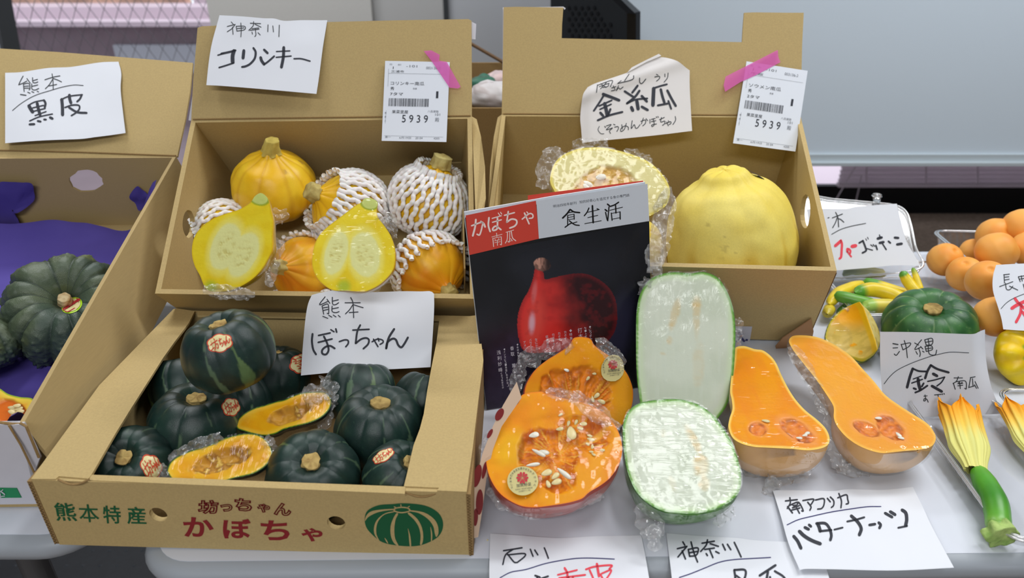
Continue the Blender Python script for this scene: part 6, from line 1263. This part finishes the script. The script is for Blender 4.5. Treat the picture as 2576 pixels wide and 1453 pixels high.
def vtext(s, x, y, step, size, lean=(.10, 1.)):
    out = []
    for i, ch in enumerate(s):
        if ch == ' ': continue
        cx, cy = mp9(x + lean[0] * step * i, y + step * i); h = size * K9; w_ = h * .92
        if ch == '◆': out.append(quad([(cx, cy - h * .5), (cx + w_ * .5, cy - .5), (cx, cy + h * .5), (cx - w_ * .5, cy)], .0006)); continue
        out.append(glyphs(ch, (cx - w_ / 2, cy + h / 2 + .8), (cx + w_ / 2, cy + h / 2 - .8), 0, fM2, (-1, -h)))
    return out
vt = vtext('◆インタビュー連載「思考の旅」', 285, 515, 38, 30) + vtext('浅利妙峰', 205, 560, 85, 62) + vtext('（有）糀屋本店', 245, 870, 34, 28) + vtext('◆食材塾～南瓜の料理', 478, 445, 40, 30) + vtext('香取 薫', 400, 500, 84, 58) + vtext('インド・スパイス', 428, 745, 36, 28)
vt += vtext('アメリカ', 585, 415, 42, 36) + vtext('バラエティ', 670, 380, 44, 36) + vtext('なにわの', 755, 370, 46, 38) + vtext('収穫後の', 915, 330, 48, 42) + vtext('カボチャ', 1005, 300, 46, 38) + vtext('カボチ', 1092, 280, 46, 36) + vtext('カボチ', 1182, 262, 46, 36) + vtext('◆特集', 1260, 240, 56, 44) + vtext('打木', 1400, 235, 84, 70) + vtext('～一人で', 1478, 200, 42, 30) + vtext('◆にっぽん', 1545, 185, 42, 34)
add('cover_text', join(vt), M['cletter2'], mg)
# ------------------------------------------------------------------ sheet of round red labels
qs = [(1300, 960), (1265, 1020), (1240, 1072), (1214, 1140), (1196, 1210), (1184, 1290), (1182, 1356), (1203, 1350), (1215, 1270), (1224, 1200), (1240, 1130), (1262, 1072), (1312, 1000)]
pS = plane3(PX(1300, 960, .80), PX(1190, 1350, .765), PX(1330, 1080, .80)); o = add('label_sheet', slab(pS.at(*np.array(qs, float).T), -pS.n * .0003), M['beige'], label='strip of beige backing with dark red round labels standing beside the printed carton', category='label sheet')
for (cx, cy, rx, ry, ro) in ((1256, 1042, 9, 17, .5), (1232, 1090, 5, 13, .5), (1200, 1196, 10, 29, .22), (1218, 1182, 5, 22, .2), (1206, 1262, 9, 32, .05), (1196, 1300, 6, 22, .05)):
    add('round_label', (pS.at(*circ_px(cx, cy, rx, ry, ro).T, .0006), [list(range(36))]), M['dred'], o)
# ------------------------------------------------------------------ purple tissue
def tissue(pts_top, nm, fn3):
    pass
u, v = np.meshgrid(np.linspace(0, 1, 70), np.linspace(0, 1, 90), indexing='ij')
P = np.empty(u.shape + (3,)); IZ = nrm(L_.P(.5, .5, 1) - L_.P(.5, .5, 0))
for i in range(70):
    for j in range(90):
        P[i, j] = L_.P(.03 + .93 * u[i, j], .035 + .91 * v[i, j], 0)
hgt = .009 + .004 * fbm(np.stack([u * 6, v * 6], -1), 1, 3, 3) + .008 * np.clip(noise(np.stack([u * 3 + v * 2, v * 5], -1), 1, 9), 0, 1) * sm(.5, .7, v)
up_l = sm(.10, .0, u) * .11 + sm(.9, 1., u) * .07; up_b = sm(.93, 1., v) * .028 * (.6 + .6 * noise(np.stack([u * 7, u * 0], -1), 1, 3))
up_f = sm(.08, 0, v) * .05
P = P + (np.clip(hgt, .007, None) + up_l + up_b + up_f)[..., None] * IZ
tis = add('tissue_paper', (P.reshape(-1, 3), grid(70, 90)), M['purple'], smooth=True, label='crumpled purple tissue paper lining the left carton', category='tissue paper')
yb_ = nrm(L_.P(.5, 0, .5) - L_.P(.5, 1, .5)); pBk = plane3(L_.P(0, 1, .3), L_.P(1, 1, .3), L_.P(1, 1, 1)); 
def tflap(px, off, nm='raised_corner'):
    q = cr(np.array(px, float), 4, True); c = q.mean(0); V = np.concatenate([pBk.at(*(c + (q - c) * k).T, off + .004 * noise(np.stack([(c + (q - c) * k)[:, 0] / 18, (c + (q - c) * k)[:, 1] / 18], -1), 1, 4) * (k > .3)) for k in (1, .75, .5, .25, .02)]); add(nm, (V, grid(5, len(q), 0, True)), M['purple'], tis, smooth=True)
tflap([(-40, 450), (8, 446), (20, 444), (60, 446), (92, 447), (95, 470), (95, 492), (80, 508), (60, 520), (45, 527), (55, 550), (70, 580), (92, 605), (60, 615), (-40, 640), (-60, 540)], .014)
tflap([(330, 488), (348, 463), (362, 470), (382, 486), (378, 500), (358, 521), (345, 508)], .008)
# ------------------------------------------------------------------ clear trays
def traygeo(c, ux, uy, W, L, H, r, flare=.012, base=.0, ribs=40, rim=.004):
    """open tray: floor, ribbed flared wall, rolled rim"""
    c = np.array(c, float); rb = rrect(-W / 2 + flare, W / 2 - flare, -L / 2 + flare, L / 2 - flare, r, 6); rt_ = rrect(-W / 2, W / 2, -L / 2, L / 2, r + flare * .6, 6)
    def dens(P, k=4):
        q = [];
        for i in range(len(P)):
            a, b_ = P[i], P[(i + 1) % len(P)]; d = np.linalg.norm(b_ - a); m_ = max(1, int(d / .006))
            q += [a + (b_ - a) * t / m_ for t in range(m_)]
        return np.array(q)
    rb = dens(rb); n = len(rb); rt2 = rb * np.array([(W / 2) / (W / 2 - flare), (L / 2) / (L / 2 - flare)]); up = nrm(np.cross(ux, uy)); up = up if up[2] > 0 else -up
    W3 = lambda P, z: c + P[:, :1] * ux + P[:, 1:] * uy + z * up
    k = np.arange(n); rr = 1 + .012 * np.where(k % 2, 1, -1)[:, None]
    R_ = [W3(rb * .0001, base), W3(rb * .8, base + .0015), W3(rb * .97, base), W3(rb * rr, base + .004)]; 
    for t in (.3, .6, .9): R_.append(W3((rb * (1 - t) + rt2 * t) * rr, base + .004 + (H - .004) * t))
    R_.append(W3(rt2, base + H)); V = np.concatenate(R_); Fc = grid(len(R_), n, 0, True)
    rp = W3(rt2 * 1.0, base + H); rim_ = tube(np.vstack([rp, rp[:2]]), .0021, 6, False); lip = W3(rt2 * 1.03, base + H - .001); rim2 = tube(np.vstack([lip, lip[:2]]), .0016, 6, False)
    fl = (np.concatenate([rp, lip]), grid(2, n, 0, True)); return (V, Fc), join([rim_, rim2, fl])
def tray(label, c, ux, uy, W, L, H, r=.02, **kw):
    g, rm = traygeo(c, ux, uy, W, L, H, r, **kw); t = empty('clear_tray', c, label=label, category='tray'); add('tray_body', g, M['tray'], t, smooth=False); add('tray_rim', rm, M['rim'], t, smooth=True); return t
ex, ey = np.array([1., 0, 0]), np.array([0, 1., 0])
def rot2(a): c, s = math.cos(D(a)), math.sin(D(a)); return np.array([c, s, 0]), np.array([-s, c, 0])
# apricot trays
q0, q1, q2 = PZ(2325, 592, .05), PZ(2423, 668, .05), PZ(2700, 668, .05)
ux, uy = rot2(-3); cc = np.array([PZ(2325, 592, .05)[0] + .175, (PZ(2325, 592, .05)[1] + PZ(2423, 668, .05)[1]) / 2, .0008]); 
tray('clear plastic tray of apricots furthest back on the right table', cc, ux, uy, .30, abs(q0[1] - q1[1]) + .03, .05)
q0, q1 = PZ(2425, 690, .05), PZ(2535, 800, .05); ux, uy = rot2(6)
tray('clear ribbed plastic tray of apricots nearer, behind the 長野 sign', np.array([q0[0] + .17, (q0[1] + q1[1]) / 2 - .02, .0008]), ux, uy, .26, abs(q0[1] - q1[1]) + .07, .05)
# clamshell with yellow zucchini; its lid stands up at the back
ca_, cb_ = PZ(2065, 880, .0), PZ(2400, 800, .0)
ux, uy = rot2(1); cm = np.array([.70, 1.085, .0008])
ct = tray('clear clamshell of small yellow and green zucchini with its lid standing open', cm, ux, uy, .30, .19, .035, flare=.014)
lb = plane3(PX(2070, 690, 1.27), PX(2350, 676, 1.27), PX(2200, 520, 1.34))
lp = cr(np.array([(2010, 492), (2100, 499), (2190, 507), (2250, 514), (2278, 528), (2292, 560), (2305, 620), (2318, 672), (2200, 690), (2050, 700), (1990, 700), (1985, 560)], float), 6, True)
add('lid', slab(lb.at(lp[:, 0], lp[:, 1], -.006), -lb.n * .0006), M['tray'], ct)
for off in (-.002, -.016): add('lid_rim', tube(lb.at(lp[:, 0], lp[:, 1], off), .0022, 6, False), M['rim'], ct, smooth=True)
lpi = lp.mean(0) + (lp - lp.mean(0)) * .93; add('lid_ribs', tube(np.stack([lb.at(*(lpi[k] + (4 if k % 2 else -4) * nrm(lpi[k] - lp.mean(0))), -.012) for k in range(len(lpi))]), .0012, 5, False), M['rim'], ct, smooth=True)
q = lb.at(np.array([2208., 2208.]), np.array([512., 490.]), -.004); add('clasp', join([tube([q[0], q[1]], [.006, .0075], 10), tube([q[1], q[1] + (0, 0, .004)], [.0095, .008], 10)]), M['rim'], ct, smooth=True)
# zucchini
def sausage(name, pts, r, cols, label, cat, group, zc_or_z=None, org=None, caps=True, tipc=None, m='skin'):
    p = cr(np.array(pts, float), 6); n = len(p); t = np.linspace(0, 1, n); rr = np.interp(t, np.linspace(0, 1, len(r)), r) * np.sqrt(np.clip(1 - (np.abs(2 * t - 1)) ** 14, .04, 1)); V, Fc = tube(p, rr, 16)
    g = np.repeat(t, 16); c = np.zeros((len(g), 3))
    xs = [k for k, _ in cols]; cl_ = np.array([lin(c_) for _, c_ in cols])
    for a in range(3): c[:, a] = np.interp(g, xs, cl_[:, a])
    c = c * (1 + .12 * noise(V, 120, 4)[:, None]); o = add(name, (V, Fc), M[m], col=c, smooth=True, label=label, category=cat)
    if group: o['group'] = group
    return o
Y = (236, 208, 44); Gn = (96, 160, 56); LG = (160, 196, 90)
GZ = 'small zucchini in the clamshell'
def zq(pts, zs): return [PZ(x, y, z) for (x, y), z in zip(pts, zs)]
for i, (pts, zs, r, cols, lab) in enumerate((
  (((2085, 765), (2110, 738), (2145, 722), (2172, 712)), (.03, .034, .036, .036), (.008, .011, .010, .006), ((0, Y), (1, Y)), 'yellow zucchini curving up at the left end of the pile'),
  (((2088, 775), (2080, 790)), (.02, .02), (.010, .008), ((0, Y), (1, (200, 180, 60))), 'stubby yellow zucchini tip at the far left of the pile'),
  (((2170, 708), (2205, 716), (2250, 730), (2292, 742)), (.036, .036, .034, .032), (.008, .009, .009, .008), ((0, Gn), (.35, Gn), (.42, Y), (1, Y)), 'zucchini with a green end behind the middle of the pile'),
  (((2150, 736), (2190, 728), (2240, 738), (2285, 760)), (.046, .048, .046, .042), (.009, .0125, .012, .009), ((0, Gn), (.14, Gn), (.2, Y), (1, Y)), 'curved yellow zucchini with a green tip, on top of the pile'),
  (((2098, 742), (2125, 748), (2165, 758), (2200, 764)), (.04, .04, .038, .034), (.008, .010, .010, .009), ((0, Gn), (1, (110, 170, 60))), 'green zucchini lying across the left of the pile'),
  (((2170, 774), (2200, 770), (2250, 772), (2310, 790)), (.036, .036, .034, .03), (.010, .0125, .0125, .010), ((0, LG), (.25, LG), (.34, (230, 214, 90)), (1, Y)), 'pale green and yellow zucchini at the front of the pile'),
  (((2268, 682), (2282, 705), (2305, 735), (2330, 752)), (.075, .062, .05, .042), (.006, .009, .009, .008), ((0, Gn), (.12, Gn), (.18, Y), (1, Y)), 'yellow zucchini sticking up at the right with a green tip'),
  (((2296, 673), (2304, 695), (2318, 738)), (.078, .068, .05), (.003, .005, .006), ((0, Gn), (.2, (150, 180, 50)), (.5, Y), (1, Y)), 'thin yellow zucchini sticking up behind the other upright one'),
  (((2110, 790), (2140, 772), (2180, 790)), (.016, .018, .016), (.008, .010, .010), ((0, (70, 120, 50)), (1, (110, 150, 60))), 'dark green zucchini low in the pile behind the squash wedge'),
  (((2120, 690), (2170, 684), (2230, 690)), (.018, .018, .018), (.009, .011, .009), ((0, (120, 150, 70)), (1, (200, 184, 90))), 'zucchini in the back row under the edge of the red-lettered sign'))):
    sausage('zucchini', zq(pts, zs), r, cols, lab, 'zucchini', GZ)
# pattypan squash
a_ = np.linspace(0, 2 * np.pi, 120, endpoint=False); u_ = np.linspace(0, np.pi, 60); U, A = np.meshgrid(u_, a_, indexing='ij')
rr = np.sin(U) * (1 + .13 * np.cos(9 * A) * np.sin(U) ** 2 * (.5 + .5 * np.cos(U * 1.2)) + .03 * fbm(np.stack([np.cos(A), np.sin(A), U], -1), 1.5, 3)); P = np.stack([rr * np.cos(A), rr * np.sin(A), .62 * np.cos(U) - .05 * np.exp(-(np.sin(U) / .3) ** 2)], -1)
g = sm(.62, .50, rr + .05 * np.cos(9 * A)) * (U < 1.4); c = mix(mix(lin((244, 210, 10)), lin((234, 190, 6)), sm(-.3, .5, fbm(P, 2, 3))), lin((70, 150, 30)), g)
zc = maxdepth(lambda z: (P.reshape(-1, 3) * (72 * z / F)) @ axisM(PX(2568, 893, z), nrm((.34, -.74, .55)))[:3, :3].T + PX(2568, 893, z), PLT); S = np.eye(4); S[:3, :3] *= 74 * zc / F
pp = node('pattypan_squash', mesh('pattypan_squash', P.reshape(-1, 3), grid(60, 120, 0, True), M['skin'], c.reshape(-1, 3)), None, axisM(PX(2568, 893, zc), nrm((.34, -.74, .55))) @ S, label='bright yellow scalloped pattypan squash with a green end at the right edge of the picture', category='squash')
node('stem', stem_mesh('pale', 7), pp, np.array(Matrix.Translation((0, 0, .52))))
# blossom tray: zucchini with its flower
q_tl, q_bl, q_br = PZ(2300, 1012, .02), PZ(2470, 1335, .02), PZ(2600, 1335, .02)
axd = nrm(PZ(2475, 1320, .02) - PZ(2335, 1120, .02)); uy = -axd; ux = np.array([-uy[1], uy[0], 0]) * -1
Lb = np.linalg.norm(PZ(2500, 1342, .02) - PZ(2318, 1012, .02)) + .02
cb2 = (PZ(2318, 1010, .02) + PZ(2475, 1335, .02)) / 2 * [1, 1, 0] + ux * .058 + (0, 0, .0008)
tray('clear tray holding the zucchini with its blossom', cb2, ux, uy, .115, Lb, .022, flare=.008)
tray('clear tray of blossoms next to the right edge of the picture', cb2 + ux * .128 + uy * .015, ux, uy, .115, Lb, .024, flare=.008)
zg = strokes("1,1")
pts = [(2457, 1178), (2478, 1215), (2502, 1262), (2510, 1300), (2512, 1335)]
zz = sausage('zucchini_with_blossom', [PZ(x, y, z) for (x, y), z in zip(pts, (.020, .023, .024, .022, .020))], (.009, .0125, .0135, .0125, .0125), ((0, (96, 176, 40)), (.5, (64, 140, 36)), (.85, (96, 164, 50)), (1, (150, 190, 96))), 'green zucchini with its yellow-orange blossom in a clear tray', 'zucchini', None)
V, Fc, c = stemgeo(.012, .014, .016, .22, .10, 9, 0, ((176, 200, 120), (140, 176, 90))); Mz = axisM(PZ(2506, 1328, .018), nrm((.05, -.95, -.1))); V = V @ Mz[:3, :3].T + Mz[:3, 3]; add('stem', (V, Fc), M['stem'], zz, col=c, smooth=True)
def blossom(parent, base, tip, r0, r1, seed, np_=5):
    base = np.array(base); tip = np.array(tip); t = nrm(tip - base); s = nrm(np.cross(t, [0, 0, 1])); q = np.cross(s, t); L = np.linalg.norm(tip - base)
    for k in range(np_):
        n, m = 30, 22; u, v = np.meshgrid(np.linspace(0, 1, n), np.linspace(-1, 1, m), indexing='ij'); a0 = k * 2 * np.pi / np_ + seed
        r_ = r0 * .55 + (r0 - r0 * .55) * sm(0, .35, u) + (r1 - r0) * sm(.5, 1, u); wid = (np.pi / np_) * 1.25 * (1 - .82 * sm(.80, 1.0, u) * np.abs(v) ** 0); a = a0 + v * wid
        r2 = r_ * (1 + .10 * np.cos(v * 9.42) + .05 * noise(np.stack([u * 4, v * 3 + k], -1), 1, 3)); zz_ = L * u * (1 - .10 * np.abs(v) * sm(.7, 1, u)) 
        P = base + zz_[..., None] * t + (r2 * np.cos(a))[..., None] * s + (r2 * np.sin(a) * .62)[..., None] * q
        c = mix(lin((226, 222, 132)), lin((236, 200, 84)), sm(.30, .62, u + .1 * noise(np.stack([u * 3, v * 6], -1), 1, k))); c = mix(c, lin((242, 160, 26)), sm(.55, .95, u + .18 * np.abs(v))); c = mix(c, lin((214, 214, 130)), .5 * (np.cos(v * 12) > .6) * sm(.7, .3, u))
        add('petal', (P.reshape(-1, 3), grid(n, m)), M['petal'], parent, col=c.reshape(-1, 3), smooth=True)
M['petal'] = mat('squash_blossom', rough=.6, spec=.2, vcol=True, bump=(120, .25))
blossom(zz, PZ(2455, 1184, .022), PZ(2406, 1012, .030), .021, .0235, .3)
b2 = empty('squash_blossom', PZ(2570, 1090, .01), label='second orange squash blossom cut off by the right edge of the picture', category='flower')
blossom(b2, PZ(2620, 1160, .022), PZ(2545, 1010, .028), .018, .020, .9)
# loose bits on the table
for (x, y, l_) in ((1225, 1357, 'crumb by the printed carton on the table'),): add('crumb', tube([PZ(x, y, .001), PZ(x + 3, y + 1, .001)], .0008, 6), M['seed'], label='tiny beige crumb on the table beside the label strip', category='crumb')
